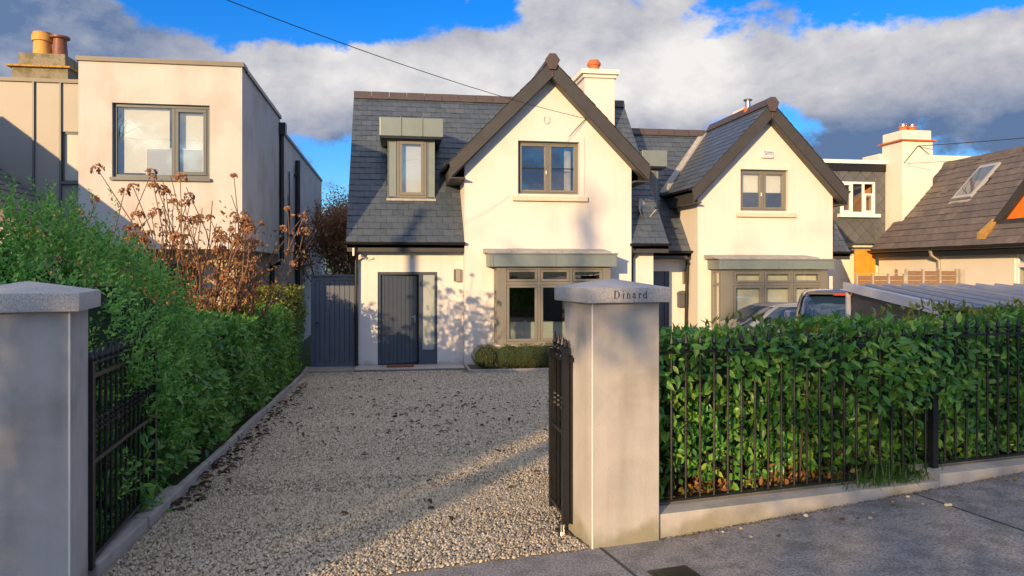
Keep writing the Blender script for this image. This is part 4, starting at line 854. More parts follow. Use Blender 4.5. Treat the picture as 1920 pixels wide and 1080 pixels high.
# skylight on the slope
def onroof(x, y, n=0.0): return RM @ (Vector((x, y, 2.27 + x * hgt / run)) + Vector((-hgt, 0, run)).normalized() * n)
def slab(x0, x1, y0, y1, n0, n1): 
    return MB().add([onroof(x0, y0, n0), onroof(x1, y0, n0), onroof(x1, y1, n0), onroof(x0, y1, n0), onroof(x0, y0, n1), onroof(x1, y0, n1), onroof(x1, y1, n1), onroof(x0, y1, n1)], [(0, 3, 2, 1), (4, 5, 6, 7), (0, 1, 5, 4), (1, 2, 6, 5), (2, 3, 7, 6), (3, 0, 4, 7)])
sk = slab(1.30, 2.22, 3.45, 4.25, .0, .09).build('skylight', mat('skylight_frame', (.36, .37, .37), .4), RH)
slab(1.38, 2.14, 3.53, 4.17, .091, .095).build('pane', mat('skylight_glass', (.10, .13, .16), .03, spec=.9), sk); slab(1.2, 1.30, 3.40, 4.30, .0, .03).build('apron', LEAD, sk)
slab(1.55, 1.75, 4.9, 5.15, .0, .05).build('roof_vent', TILE_BROWN, RH)
# gablet with orange face
def rl(x, y, z): return RM @ Vector((x, y, z))
gy0, gy1, gzb, gza = 1.55, -2.4, 2.92, 4.75; gc = (gy0 + gy1) / 2; gx = .55
og = MB().prism([rl(gx, gy0 - .2, gzb), rl(gx, gy1 + .2, gzb), rl(gx, gc, gza - .18)], R3 @ Vector((1.6, 0, 0))).build('gablet', ORANGE, RH)
for yy in (gy0, gy1): MB().prism([rl(gx - .12, gc, gza), rl(gx - .12, yy, gzb - .03), rl(gx - .12, yy - .28 * (1 if yy > gc else -1), gzb - .03), rl(gx - .12, gc, gza - .28)], R3 @ Vector((2.0, 0, 0))).build('gablet_roof', FASCIA, og)
MB().prism([rl(gx - .10, gy0 - .1, gzb - .14), rl(gx - .10, gy1 + .1, gzb - .14), rl(gx - .10, gy1 + .1, gzb), rl(gx - .10, gy0 - .1, gzb)], R3 @ Vector((.098, 0, 0))).build('gablet_sill', FASCIA, og)
MB().add([rl(.12, 1.75, 2.42), rl(.12, 1.42, 2.42), rl(.16, 1.36, 2.6), rl(.55, 1.5, 2.98), rl(.5, 1.68, 2.95), rl(.2, 1.82, 2.6), rl(.6, 1.6, 2.6)], [(0, 1, 2), (0, 2, 5), (2, 3, 4, 5), (0, 5, 6), (1, 6, 2), (3, 2, 6), (3, 6, 4), (4, 6, 5)]).build('valley_mortar', MOSS, RH)
# white chimney
c = B(15.96, 17.02, 21.75, 22.75, 1.5, 5.72).build('chimney', RENDER_R, RH); B(15.86, 17.10, 21.66, 22.86, 5.722, 5.765).build('chimney_band', TERRA, c); B(15.98, 16.98, 21.77, 22.75, 5.766, 6.07).build('chimney_cap', RENDER_R, c)
for x in (16.24, 16.56): p = MB().lathe((x, 22.1, 6.07), [(.13, 0), (.13, .12), (.15, .13), (.14, .17)], 14).build('chimney_pot', TERRA, c, smooth=True); MB().lathe((x, 22.1, 6.23), [(.11, 0), (.11, .07), (.14, .1), (.08, .12)], 14).build('cowl', STEEL, c, smooth=True)
MB().tube([(16.0, 21.74, 5.0), (16.45, 21.70, 5.55), (16.5, 21.70, 5.58), (16.9, 21.74, 5.3)], .012, 5).build('cable', WIREM, c)
# rear dormer with diamond slates
rd = MB(); wall(rd, [(13.6, 4.84), (16.58, 4.84)], 2.5, 22.6, 22.8, [(14.35, 15.58, 3.45, 4.5)]); rd = rd.build('rear_dormer', SLATE_B, RH)
slates(rd, (13.6, 22.598, 2.5), (1, 0, 0), (0, 0, 1), [[(0, 0), (.74, 0), (.74, 2.34), (0, 2.34)], [(.74, 0), (1.99, 0), (1.99, .86), (.74, .86)], [(.74, 2.01), (1.99, 2.01), (1.99, 2.34), (.74, 2.34)], [(1.99, 0), (2.97, 0), (2.97, 2.34), (1.99, 2.34)]], .42, .21, DIAMOND, 150, name='diamond_slate', diamond=True, th=.010, gap=.006)
wn = window(RH, 14.35, 15.58, 3.45, 4.5, 22.57, [(14.35, 14.76, 3.45, 4.5, .04), (14.76, 15.17, 3.45, 4.5, 0), (15.17, 15.58, 3.45, 4.15, .04), (15.17, 15.58, 4.15, 4.5, .04)][:3], FRAME_W, fw=.07)
B(15.2, 15.54, 22.56, 22.63, 4.06, 4.12).build('transom', FRAME_W, wn); B(14.25, 15.70, 22.45, 22.6, 3.34, 3.449).build('sill', FRAME_W, RH); room(RH, 14.3, 15.6, 22.81, 24.5, 3.0, 4.8, mat('room_orange', (.55, .30, .12), .9))
mb = MB()
for i in range(36): mb.box(13.6 + i * .082, 13.6 + i * .082 + .05, 22.53, 22.56, 4.845, 5.08)
mb.build('roof_edge_cladding', GUTTER, RH); B(13.6, 16.56, 22.561, 26, 4.842, 5.08).build('flat_roof', GUTTER, RH); B(13.5, 16.6, 22.48, 26.2, 5.081, 5.20).build('roof_trim', FRAME_W, RH)
B(18.1, 22.0, 26, 27, 3.0, 6.0).build('rear_block', RENDER_R, RH); B(13.6, 16.5, 22.85, 23.1, -.5, 2.5).build('lower_wall', RENDER_R, RH)
B(17.0, 17.6, 22.7, 23.5, 4.2, 4.95).build('dormer_cheek', GUTTER, RH)

# ---------------------------------------------------------------- gate pillars
def pillar(label, s0, w, d):
    p = bw(s0, 0, 0); r = root('gate_pillar', label, 'pillar', p, 10, 'gate pillars')
    B(0, w, 0, d, -.25, 1.45).build('shaft', PILLAR, r, local=True, bevel=.003, seg=1)
    o = .052; a, b, c, e = -o, w + o, -o, d + o; z0, z1, z2 = 1.451, 1.54, 1.592
    cap = MB().add([(a, c, z0), (b, c, z0), (b, e, z0), (a, e, z0), (a, c, z1), (b, c, z1), (b, e, z1), (a, e, z1), (w / 2 - .01, d / 2, z2), (w / 2 + .01, d / 2, z2)],
             [(0, 3, 2, 1), (0, 1, 5, 4), (1, 2, 6, 5), (2, 3, 7, 6), (3, 0, 4, 7), (4, 5, 9, 8), (5, 6, 9), (6, 7, 8, 9), (7, 4, 8)]).build('cap', GRANITE, r, local=True, bevel=.009, smooth=True)
    return r, cap
PR, capR = pillar('rendered gate pillar with Dinard lettered on its granite cap', 0.0, .447, .42)
PL, capL = pillar('rendered gate pillar at the left picture edge with plain granite cap', -3.165, .447, .44)
B(-.004, .004, -.004, .004, -.25, 1.449).build('corner_bead', BEAD, PR, local=True)
B(.443, .451, -.004, .004, -.25, 1.449).build('corner_bead', BEAD, PL, local=True)
def lettering():
    K = .0460; X0 = .113; Z0 = 1.4775; Yf = -.0535
    def pr(pts): 
        m = MB(); m.prism([(X0 + x * K, Yf, Z0 + z * K) for x, z in pts], (0, .004, 0)); return m.v, m.f
    def rect(x0, x1, z0, z1): return [(x0, z0), (x1, z0), (x1, z1), (x0, z1)]
    def arc(cx, cz, rx, rz, a0, a1, tx, tz, n=12):
        o_ = [(cx + rx * math.cos(rad(a0 + (a1 - a0) * i / n)), cz + rz * math.sin(rad(a0 + (a1 - a0) * i / n))) for i in range(n + 1)]
        i_ = [(cx + (rx - tx) * math.cos(rad(a0 + (a1 - a0) * i / n)), cz + (rz - tz) * math.sin(rad(a0 + (a1 - a0) * i / n))) for i in range(n + 1)]
        return [[o_[i], o_[i + 1], i_[i + 1], i_[i]] for i in range(n)]
    G = {}
    G['D'] = [rect(.12, .25, 0, 1), rect(0, .12, 0, .05), rect(0, .12, .95, 1), rect(.25, .36, 0, .05), rect(.25, .36, .95, 1)] + arc(.34, .5, .50, .5, -90, 90, .13, .05)
    G['i'] = [rect(1.32, 1.43, .05, .64), rect(1.24, 1.51, 0, .05), rect(1.25, 1.32, .60, .64), rect(1.32, 1.43, .82, .94)]
    G['n'] = [rect(1.90, 2.00, .05, .64), rect(1.82, 2.07, 0, .05), rect(1.83, 1.90, .60, .64), rect(2.24, 2.34, .05, .45), rect(2.17, 2.41, 0, .05)] + arc(2.13, .44, .21, .22, 0, 150, .10, .09)
    G['a'] = [rect(3.00, 3.10, .08, .45), rect(3.10, 3.20, 0, .06), rect(3.02, 3.12, .0, .1)] + arc(2.92, .45, .18, .21, 0, 170, .10, .07) + arc(2.90, .19, .21, .19, 60, 330, .10, .06)
    G['r'] = [rect(3.62, 3.72, .05, .64), rect(3.54, 3.80, 0, .05), rect(3.55, 3.62, .60, .64), rect(3.88, 3.97, .50, .62)] + arc(3.85, .44, .14, .21, 60, 160, .08, .09)
    G['d'] = [rect(4.66, 4.76, .03, .98), rect(4.58, 4.66, .94, .99), rect(4.76, 4.84, 0, .06)] + arc(4.50, .32, .26, .33, 40, 320, .11, .06)
    for ch, polys in G.items():
        mb = MB()
        for q in polys: v, f = pr(q); mb.add(v, f)
        mb.build('letter', LETTER, capR, local=True)
lettering()

# dwarf walls and railings
W = root('boundary_wall', 'low rendered wall under the railings, lower section beside the lettered pillar', 'wall', bw(.447, 0, 0), 10)
mb = MB(); mb.M = BM; mb.box(.45, 2.72, .03, .30, -.3, .144); mb.build('wall_block', PILLAR, W, bevel=.006)
W2_ = root('boundary_wall', 'low rendered wall under the railings, higher section at the right edge', 'wall', bw(2.72, 0, 0), 10)
mb = MB(); mb.M = BM; mb.box(2.722, 8.5, .025, .30, -.3, .195); mb.build('wall_block', PILLAR, W2_, bevel=.006)
BAR = {}
def bar_mesh(h, fin=True):
    k = (round(h, 3), fin)
    if k not in BAR:
        m = MB(); m.tube([(0, 0, 0), (0, 0, h)], .0085, 6)
        if fin: m.lathe((0, 0, h), [(.0085, 0), (.017, .012), (.017, .022), (.008, .03), (.018, .05), (.012, .075), (.002, .12)], 8)
        me = m.mesh('bar'); me.materials.append(IRON); BAR[k] = me
    return BAR[k]
def knuckle():
    if 'k' not in BAR:
        m = MB()
        for z in (-.03, 0, .03): m.lathe((0, 0, z), [(.008, -.012), (.018, -.006), (.018, .006), (.008, .012)], 8)
        me = m.mesh('knuckle'); me.materials.append(IRON); BAR['k'] = me
    return BAR['k']
def railing(label, s0, s1, zb, zt, o=.18):
    r = root('railing', label, 'railing', bw(s0, o, 0), 10, 'front boundary railings')
    for z in (zb + .03, zt): 
        mb = MB(); mb.M = BM; mb.box(s0, s1, o - .016, o + .016, z - .007, z + .007); mb.build('rail', IRON, r)
    n = round((s1 - s0) / .105); 
    for i in range(n):
        s = s0 + (i + .6) * (s1 - s0) / n; place('bar', bar_mesh(zt - zb - .02), Matrix.Translation(bw(s, o, zb + .025)), r)
        if i % 4 == 2: place('knuckle', knuckle(), Matrix.Translation(bw(s, o, zb + (zt - zb) * (.50))), r)
    mb = MB(); mb.M = BM; mb.box(s1 + .005, s1 + .055, o - .025, o + .025, zb - .05, zt + .06); mb.build('post', IRON, r)
railing('black iron railing panel between lettered pillar and the square post', .47, 2.80, .144, 1.12)
railing('black iron railing panel beyond the square post at the right edge', 2.88, 6.6, .195, 1.16)

# ---------------------------------------------------------------- iron gates, both standing open
def gate(label, hinge, rz, L, zt, fold=0, plate=1, sag=0.0):
    g = root('iron_gate', label, 'gate', (hinge[0], hinge[1], 0), rz, 'driveway gates')
    z0 = .055
    def leaf(x):
        B(x, x + .045, -.0225, .0225, z0, zt + .03).build('stile', IRON, g, local=True, bevel=.003, seg=1); B(x + L - .045, x + L, -.0225, .0225, z0, zt - .01).build('stile', IRON, g, local=True, bevel=.003, seg=1)
        for z in (z0 + .05, .62, zt - .05): B(x + .046, x + L - .046, -.016, .016, z - .012, z + .012).build('rail', IRON, g, local=True)
        n = max(2, round(L / .105)); 
        for i in range(1, n):
            xx = x + L * i / n; place('bar', bar_mesh(zt - z0 - .05), ROOTM[g.name] @ Matrix.Translation((xx, 0, z0 + .04)), g)
            place('knuckle', knuckle(), ROOTM[g.name] @ Matrix.Translation((xx, 0, .80)), g)
    leaf(0)
    if fold:
        for dy in (fold,):
            m0 = len(g.children)
            B(0, .045, dy - .0225, dy + .0225, z0, zt - .02).build('stile', IRON, g, local=True); B(L - .045, L, dy - .0225, dy + .0225, z0, zt - .02).build('stile', IRON, g, local=True)
            B(.046, L - .046, dy - .004, dy + .004, z0 + .02, zt - .04).build('back_sheet', IRON, g, local=True)
    h = MB(); q = plate; ya, yb_ = sorted((q * .02, q * .075)); h.box(-.02, .012, ya, yb_, zt - .06, zt - .03); yc, yd = sorted((q * .075, q * .09)); h.box(-.05, .035, yc, yd, zt - .10, zt + .02); h.lathe((.022, 0, zt + .03), [(.02, 0), (.022, .02), (.010, .05)], 8); h.build('hinge', IRON, g, local=True, bevel=.003, seg=1)
    h = MB(); h.lathe((-.0, .03, -.06), [(.012, 0), (.012, .12)], 8); h.lathe((.08, 0, -.06), [(.014, 0), (.014, .12)], 8); h.box(-.05, .10, -.02, .05, -.02, .004); h.build('pivot', STEEL, g, local=True)
    return g
gate('black iron gate leaf folded open beside the lettered pillar', (1.075, 4.62), 90.5, .42, 1.13, fold=-.05, plate=-1)
gate('black iron gate leaf swung open against the left hedge', (-1.585, 4.30), 93.6, 1.42, 1.13)

# ---------------------------------------------------------------- hedges and shrubs
V3 = lambda v: np.array(tuple(v), float)
def right_hedge():
    r = root('hedge', 'glossy laurel hedge growing behind and through the iron railings', 'hedge', bw(4, .65, 0), 10)
    up = np.array([0, 0, 1.0]); e = V3(BE); n = V3(BN); L = 7.2
    faces = [(V3(bw(.44, .28, .17)), e * L, up * .99, -n), (V3(bw(.44, .28, 1.15)), e * L + up * .22, n * .75, up), (V3(bw(.48, .30, .15)), n * .75, up * 1.02, -e), (V3(bw(.44, 1.03, .1)), e * L, up * 1.08, n)]
    P, A, N_, Ls = hedge_leaves(faces, 25000, .11, .045, .105, lumpy=.035, f=2.6, up=.7)
    # foliage leans out over the top of the railings, thins near the soil by the pillar
    o = (P - V3(BP)) @ n; s = (P - V3(BP)) @ e; front = o < .42
    P = P - n * (np.where(front, .13 * np.clip((P[:, 2] - .50) / .5, -.5, 1) + .05 * np.sin(s * 2.1 + P[:, 2] * 3), 0))[:, None]
    thin = (P[:, 2] < .42) & (s < 1.35) & front; keep = ~thin | (RNG.random(len(P)) < .65); P, A, N_, Ls = P[keep], A[keep], N_[keep], Ls[keep]; front = front[keep]; s = s[keep]
    leaves(r, P, A, N_, Ls, LAUREL, 300, 'laurel', wr=.48, fold=.22, curl=.10, vis=front & (s < 4.4))
    P, A, N_, Ls = hedge_leaves([faces[1]], 1500, .03, .05, .085, lumpy=.04); P[:, 2] += .005; o2 = leaves(r, P, A + np.array([0, 0, .7]), N_, Ls, LAUREL_Y, 0, 'sunlit', wr=.42)  # sunlit yellow painted onto leaves along the top
    mb = MB(); mb.M = BM; 
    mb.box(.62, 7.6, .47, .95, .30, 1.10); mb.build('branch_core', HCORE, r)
    mb = MB(); rs = random.Random(5)
    for i in range(60):
        s_ = .6 + rs.random() * 6.5; b = bw(s_, .45 + rs.random() * .3, .05); mb.tube([b, b + Vector((rs.uniform(-.06, .06), rs.uniform(-.1, .02), .35)), b + Vector((rs.uniform(-.15, .15), rs.uniform(-.15, .05), .75))], .012, 5, .005)
    mb.build('stems', BARK, r, kind='stuff')
    # leaf litter on the soil
    n_ = 420; s_ = RNG.uniform(.5, 2.2, n_); o_ = RNG.uniform(.25, .7, n_); P = V3(BP)[None] + s_[:, None] * e + o_[:, None] * n; P[:, 2] = RNG.uniform(.10, .20, n_)
    V, F = leaf_arrays(P, unit(n_), unit(n_) + up, RNG.uniform(.04, .08, n_), .6, .4); tag(fast('leaf_litter', V, F, DEADLEAF, None, 'stuff'), 'orange brown dead leaves lying under the railing hedge', 'leaf litter')
    mb = MB(); mb.M = BM; mb.box(.45, 8, .301, 1.2, -.3, .10); structure(mb.build('hedge_bed', EARTH))
right_hedge()

def left_hedge():
    r = root('hedge', 'clipped laurel hedge along the left side of the gravel drive', 'hedge', (-2.2, 10, -.3))
    up = np.array([0, 0, 1.0]); faces = []
    hz = lambda y: 1.15 - (y - 6.3) * .036
    seg = [(5.3 + i * .9) for i in range(11)]
    for y0, y1 in zip(seg, seg[1:]):
        x = kx(y0) - .14; x1 = kx(y1) - .14; b = gz(y0) + .10; h = hz(y0) - b
        faces.append(((x, y0, b), (x1 - x, y1 - y0, gz(y1) - gz(y0)), (0, 0, h), (1, 0, .1))); faces.append(((x, y0, hz(y0)), (x1 - x, y1 - y0, hz(y1) - hz(y0)), (-.75, 0, 0), (0, 0, 1)))
        faces.append(((x - .75, y0, b + .4), (0, y1 - y0, 0), (0, 0, h - .4), (-1, 0, 0)))
    P, A, N_, Ls = hedge_leaves(faces, 20000, .10, .055, .115, lumpy=.045, f=2.2, up=.8)
    leaves(r, P, A, N_, Ls, LAUREL, 300, 'laurel', wr=.48, fold=.22, curl=.10, vis=(P[:, 0] > -1.95) & (P[:, 1] < 9) & (P[:, 2] > 0))
    E_ = [((-1.88, 14.9, -.45), (0, 1.75, 0), (0, 0, 1.70), (1, 0, 0)), ((-1.88, 14.9, 1.24), (0, 1.75, 0.04), (-.75, 0, 0), (0, 0, 1)), ((-2.63, 14.9, -.3), (.75, 0, 0), (0, 0, 1.6), (0, -1, 0)), ((-2.63, 16.6, -.3), (.75, 0, 0), (0, 0, 1.6), (0, 1, 0)), ((-2.63, 14.9, .3), (0, 1.75, 0), (0, 0, 1.0), (-1, 0, 0))]
    P, A, N_, Ls = hedge_leaves(E_, 6500, .12, .05, .085, lumpy=.04); yl = (P[:, 2] > .55 + RNG.normal(size=len(P)) * .25)
    leaves(r, P[yl], A[yl], N_[yl], Ls[yl], LAUREL_Y, 0, 'sunlit', simple=True); leaves(r, P[~yl], A[~yl], N_[~yl], Ls[~yl], LAUREL, 0, 'own_green', simple=True)  # upper leaves coloured as if sunlit, lower ones plain laurel
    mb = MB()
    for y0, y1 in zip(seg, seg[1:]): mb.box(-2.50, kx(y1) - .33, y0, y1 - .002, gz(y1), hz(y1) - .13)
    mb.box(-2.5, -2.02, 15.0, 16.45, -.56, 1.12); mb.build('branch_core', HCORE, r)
    # a few straggling stems at the foot
    mb = MB(); rs = random.Random(9)
    for i in range(70):
        y = rs.uniform(5.2, 14.5); b = Vector((kx(y) - .2, y, gz(y) + .02)); mb.tube([b, b + Vector((rs.uniform(-.05, .1), rs.uniform(-.1, .1), .2)), b + Vector((rs.uniform(-.05, .14), rs.uniform(-.2, .2), .42))], .008, 4, .003)
    mb.build('stems', STEMB, r, kind='stuff')
left_hedge()

def sprigs(P, D, nl, la, lb, sl):
    """small leafy twigs: nl leaves along an axis of length sl"""
    n = len(P); D = D / np.linalg.norm(D, axis=1, keepdims=True); t = np.tile(np.linspace(.1, 1, nl), (n, 1)); ph = np.arange(nl) * 2.4 + RNG.random((n, 1)) * 6.28
    a = np.cross(D, np.array([.31, .2, .9])); a /= np.linalg.norm(a, axis=1, keepdims=True); b = np.cross(D, a)
    R_ = a[:, None] * np.cos(ph)[..., None] + b[:, None] * np.sin(ph)[..., None]
    L_ = RNG.uniform(la, lb, (n, nl)) * (1.1 - .45 * t); Q = P[:, None] + D[:, None] * (t * sl)[..., None]; A = R_ * .8 + D[:, None] * (.35 + .7 * t)[..., None]; Nn = D[:, None] * .8 - R_ * .4
    k = n * nl; return Q.reshape(k, 3), A.reshape(k, 3), Nn.reshape(k, 3), L_.reshape(k)
def ellipsoid_points(E_, n, shell=.18):
    ar = np.array([(e[3] * e[4] * e[5]) ** (2 / 3) for e in E_]); k = RNG.choice(len(E_), n, p=ar / ar.sum()); e = np.array(E_)[k]; u = unit(n); f = 1 - RNG.random((n, 1)) ** 1.5 * shell
    P = e[:, :3] + u * e[:, 3:] * f; Nn = u / e[:, 3:]; Nn /= np.linalg.norm(Nn, axis=1, keepdims=True)
    ins = np.zeros(n, bool)
    for j, q in enumerate(E_): q = np.array(q); ins |= (k != j) & ((((P - q[:3]) / (q[3:] * .84)) ** 2).sum(1) < 1)
    return P[~ins], Nn[~ins]
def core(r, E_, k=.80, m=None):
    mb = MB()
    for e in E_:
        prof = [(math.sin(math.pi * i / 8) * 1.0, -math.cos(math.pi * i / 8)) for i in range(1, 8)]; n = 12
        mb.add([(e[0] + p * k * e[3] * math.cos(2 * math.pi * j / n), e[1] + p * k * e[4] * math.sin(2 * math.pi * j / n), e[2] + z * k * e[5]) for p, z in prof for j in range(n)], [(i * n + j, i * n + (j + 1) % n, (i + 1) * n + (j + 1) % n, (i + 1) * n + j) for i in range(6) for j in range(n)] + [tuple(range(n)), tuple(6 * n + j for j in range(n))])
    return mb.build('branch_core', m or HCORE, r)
def pitto():
    r = root('shrub', 'tall feathery bright green shrub behind the left gate pillar', 'shrub', (-2.5, 5.4, -.1))
    E_ = [(-2.18, 5.35, .85, .58, .85, .98), (-2.10, 6.55, .80, .42, .55, .85), (-2.85, 5.35, 1.2, .7, .75, .92), (-3.5, 5.6, 1.1, .8, .9, 1.05), (-2.15, 6.05, .80, .50, .6, .98), (-2.02, 4.95, .55, .30, .5, .85), (-2.0, 5.7, .4, .25, .5, .7), (-4.2, 5.9, 1.0, .7, .8, 1.0), (-2.6, 5.7, 1.0, .6, .6, .9)]
    P, N_ = ellipsoid_points(E_, 15000, .22); P = P + N_ * lump(P, .075, 4.2)[:, None]
    Q, A, N2, Ls = sprigs(P, N_ * .8 + unit(len(P)) * .45 + np.array([0, 0, .75]), 10, .030, .056, .13)
    leaves(r, Q, A, N2, Ls, PITTO, 0, 'pitto', wr=.5, simple=True)
    # upright leaders
    P = np.stack([RNG.uniform(-3.8, -2.0, 90), RNG.uniform(4.9, 6.1, 90), np.zeros(90)], 1); P[:, 2] = 1.85 + .28 * np.clip((-P[:, 0] - 2.3), 0, 1) + RNG.uniform(-.12, .1, 90)
    for k in range(3): 
        Q, A, N2, Ls = sprigs(P + np.array([0, 0, .09 * k]), unit(90) * .3 + np.array([0, 0, 1.]), 10, .03, .055, .13); leaves(r, Q, A, N2, Ls, PITTO, 0, 'pitto', wr=.42, simple=True)
    core(r, E_, .80)
pitto()

def hydrangea():
    r = root('hydrangea', 'leggy hydrangea bush covered in dried orange brown flower heads', 'hydrangea', (-2.72, 11.0, -.38))
    rs = random.Random(21); mb = MB(); tips = []; base = Vector((-2.6, 11.0, -.38))
    for i in range(18):
        a = rs.uniform(0, 6.283); sp = rs.uniform(.3, 1.1); d = Vector((math.cos(a) * sp * (.7 if math.cos(a) > 0 else 1.35), math.sin(a) * sp * .7, 1.0))
        st = Vector((rs.uniform(-.3, .3), rs.uniform(-.25, .25), 0))
        grow(mb, base + st, d, 1.45 * rs.uniform(.8, 1.15), .024, 2, rs, tips, .42, 3, .62, 5, .18)
    for i in range(30):     # long leaders
        a = rs.uniform(0, 6.283); b = base + Vector((rs.uniform(-1.7, 1.0), rs.uniform(-.6, .6), 1.75)); e = b + Vector((math.cos(a) * .55 + rs.uniform(-.3, .4), math.sin(a) * .3, rs.uniform(.6, 1.6))); mb.tube([b, b.lerp(e, .5) + Vector((.05, 0, .1)), e], .009, 4, .005); tips.append((e, (e - b).normalized()))
    mb.build('stems', STEMB, r, kind='stuff')
    heads = []
    for v in range(3):
        n = 34; u = unit(n); u[:, 2] = np.abs(u[:, 2]) * .9 - .15; P = u * np.array([.062, .062, .058]); V, F = leaf_arrays(P, np.cross(u, unit(n)) + u * .3, u, RNG.uniform(.035, .06, n), .8, .5)
        me = bpy.data.meshes.new('flower_head'); me.from_pydata(V.tolist(), [], F.tolist()); me.materials.append(FLORET); heads.append(me)
    ts = [t for t in tips if t[0].z > 1.1]; rs.shuffle(ts)
    for p, d in ts[:160]:
        q = d.to_track_quat('Z', 'Y').to_matrix().to_4x4(); k = rs.uniform(.55, 1.1); place('flower_head', rs.choice(heads), Matrix.Translation(p) @ q @ Matrix.Scale(k, 4), r)
    n = 3400; T = np.array([tuple(tips[i][0]) for i in RNG.integers(0, len(tips), n)]); B0 = np.array(tuple(base))
    P = B0 + (T - B0) * RNG.uniform(.42, .95, (n, 1)) + RNG.normal(size=(n, 3)) * .13; P = P[P[:, 2] > .35]; n = len(P)
    V, F = leaf_arrays(P, unit(n) + np.array([0, 0, -.5]), unit(n), RNG.uniform(.035, .085, n), .5, .6, curl=.3); fast('foliage', V, F, DEADLEAF, r, 'stuff')
hydrangea()

# box plants in front of the bay
def box_plant(label, E_, n, name='box_shrub'):
    r = root(name, label, 'shrub', (E_[0][0], E_[0][1], -.5)); P, N_ = ellipsoid_points(E_, n, .12); P = P[:]; P = P + N_ * lump(P, .015, 9)[:, None]; ok = P[:, 2] > -.52; P, N_ = P[ok], N_[ok]
    Q, A, N2, Ls = sprigs(P, N_ + unit(len(P)) * .5 + np.array([0, 0, .5]), 6, .014, .024, .05); leaves(r, Q, A, N2, Ls, BOXLEAF, 0, 'box', wr=.6, simple=True); core(r, E_, .88)
box_plant('round clipped box ball in the bed at the corner of the house', [(2.0, 16.2, -.24, .28, .26, .27)], 1100)
box_plant('low clipped box hedge under the bay window', [(2.42 + i * .14, 16.18, -.24 + .012 * math.sin(i * 2.1), .24, .20, .26) for i in range(19)], 9500, 'box_hedge')
structure(B(1.66, 5.3, 16.05, 17.0, -.6, -.50).build('planting_bed', EARTH))
ed = root('bed_edging', 'dark stone edging around the box hedge bed', 'kerb', (3, 16, -.56))
for i in range(4): B(1.62 + i * .915, 1.62 + (i + 1) * .915 - .01, 15.96, 16.04, -.62, -.475).build('edging_stone', KERBM, ed, bevel=.008)
B(1.60, 1.655, 16.045, 16.98, -.62, -.475).build('edging_stone', KERBM, ed, bevel=.008)
st = root('porch_step', 'pale tiled step in front of the navy front door', 'step', (.4, 16.95, -.56))
B(-.79, 1.585, 16.60, 17.3, -.62, -.525).build('step_base', KERBM, st)
for i in range(4): a = -.80 + i * .597; B(a, a + .592, 16.57, 17.235, -.524, -.502).build('tile', TILEST, st, bevel=.003, seg=1)
dm = root('door_mat', 'small reddish brown door mat on the tiled step', 'door mat', (.15, 17.0, -.5)); B(-.12, .48, 16.80, 17.12, -.501, -.478).build('mat_pile', MATTING, dm, bevel=.006)

# side gate
SG = root('side_gate', 'tall navy boarded side gate between hedge and house', 'gate', (-1.3, 17.5, -.56))
MB().ring(-1.80, -.76, -.55, 1.49, .085, 17.5, 17.58).build('gate_frame', GATEP, SG, bevel=.004, seg=1); B(-1.84, -.74, 17.46, 17.62, 1.491, 1.53).build('gate_head', GATEP, SG)
for i in range(8): a = -1.712 + i * .109; B(a, a + .104, 17.515, 17.545, -.54, 1.40).build('board', GATEP, SG, bevel=.006, seg=1)
B(-1.71, -.85, 17.546, 17.575, -.45, 1.35).build('backing', GATEP, SG)
MB().tube([(-.86, 17.5, .85), (-.86, 17.46, .85), (-.86, 17.46, .55), (-.86, 17.5, .55)], .012, 8).build('pull_handle', STEEL, SG, smooth=True); MB().lathe((-1.66, 17.49, .42), [(.02, 0), (.035, .02), (.02, .05)], 10).build('knob', IRON, SG)

# ---------------------------------------------------------------- trees behind the gate
def small_tree(label, base, h, spread, seed, m, nleaf, name='tree', twig=.10, cat='tree', grp=None):
    r = root(name, label, cat, base, 0, grp); rs = random.Random(seed); mb = MB(); tips = []
    for i in range(5):
        a = i * 1.26 + rs.uniform(-.4, .4); grow(mb, Vector(base) + Vector((rs.uniform(-.2, .2), rs.uniform(-.2, .2), 0)), (math.cos(a) * spread, math.sin(a) * spread, 1), h * .42, h * .010, 3, rs, tips, .5, 3, .66, 5, .2)
    mb.build('trunk', STEMB, r); n = nleaf; T = np.array([tuple(tips[i][0]) for i in RNG.integers(0, len(tips), n)]); P = T + RNG.normal(size=(n, 3)) * twig * 2
    V, F = leaf_arrays(P, unit(n), unit(n), RNG.uniform(.05, .10, n), .55, .3, True); fast('crown', V, F, m, r, 'stuff')
BEECH = mat('beech_autumn', (.2, .09, .04), .8, rnd=[(.22, .10, .05), (.36, .17, .075), (.44, .25, .12), (.28, .16, .10)], transl=.2)
small_tree('russet autumn tree behind the side gate, nearer one', (-1.75, 24.5, -.5), 3.9, .32, 31, BEECH, 20000)
small_tree('russet autumn tree behind the side gate, taller one farther back', (-1.2, 29.5, -.5), 4.9, .3, 32, BEECH, 18000)

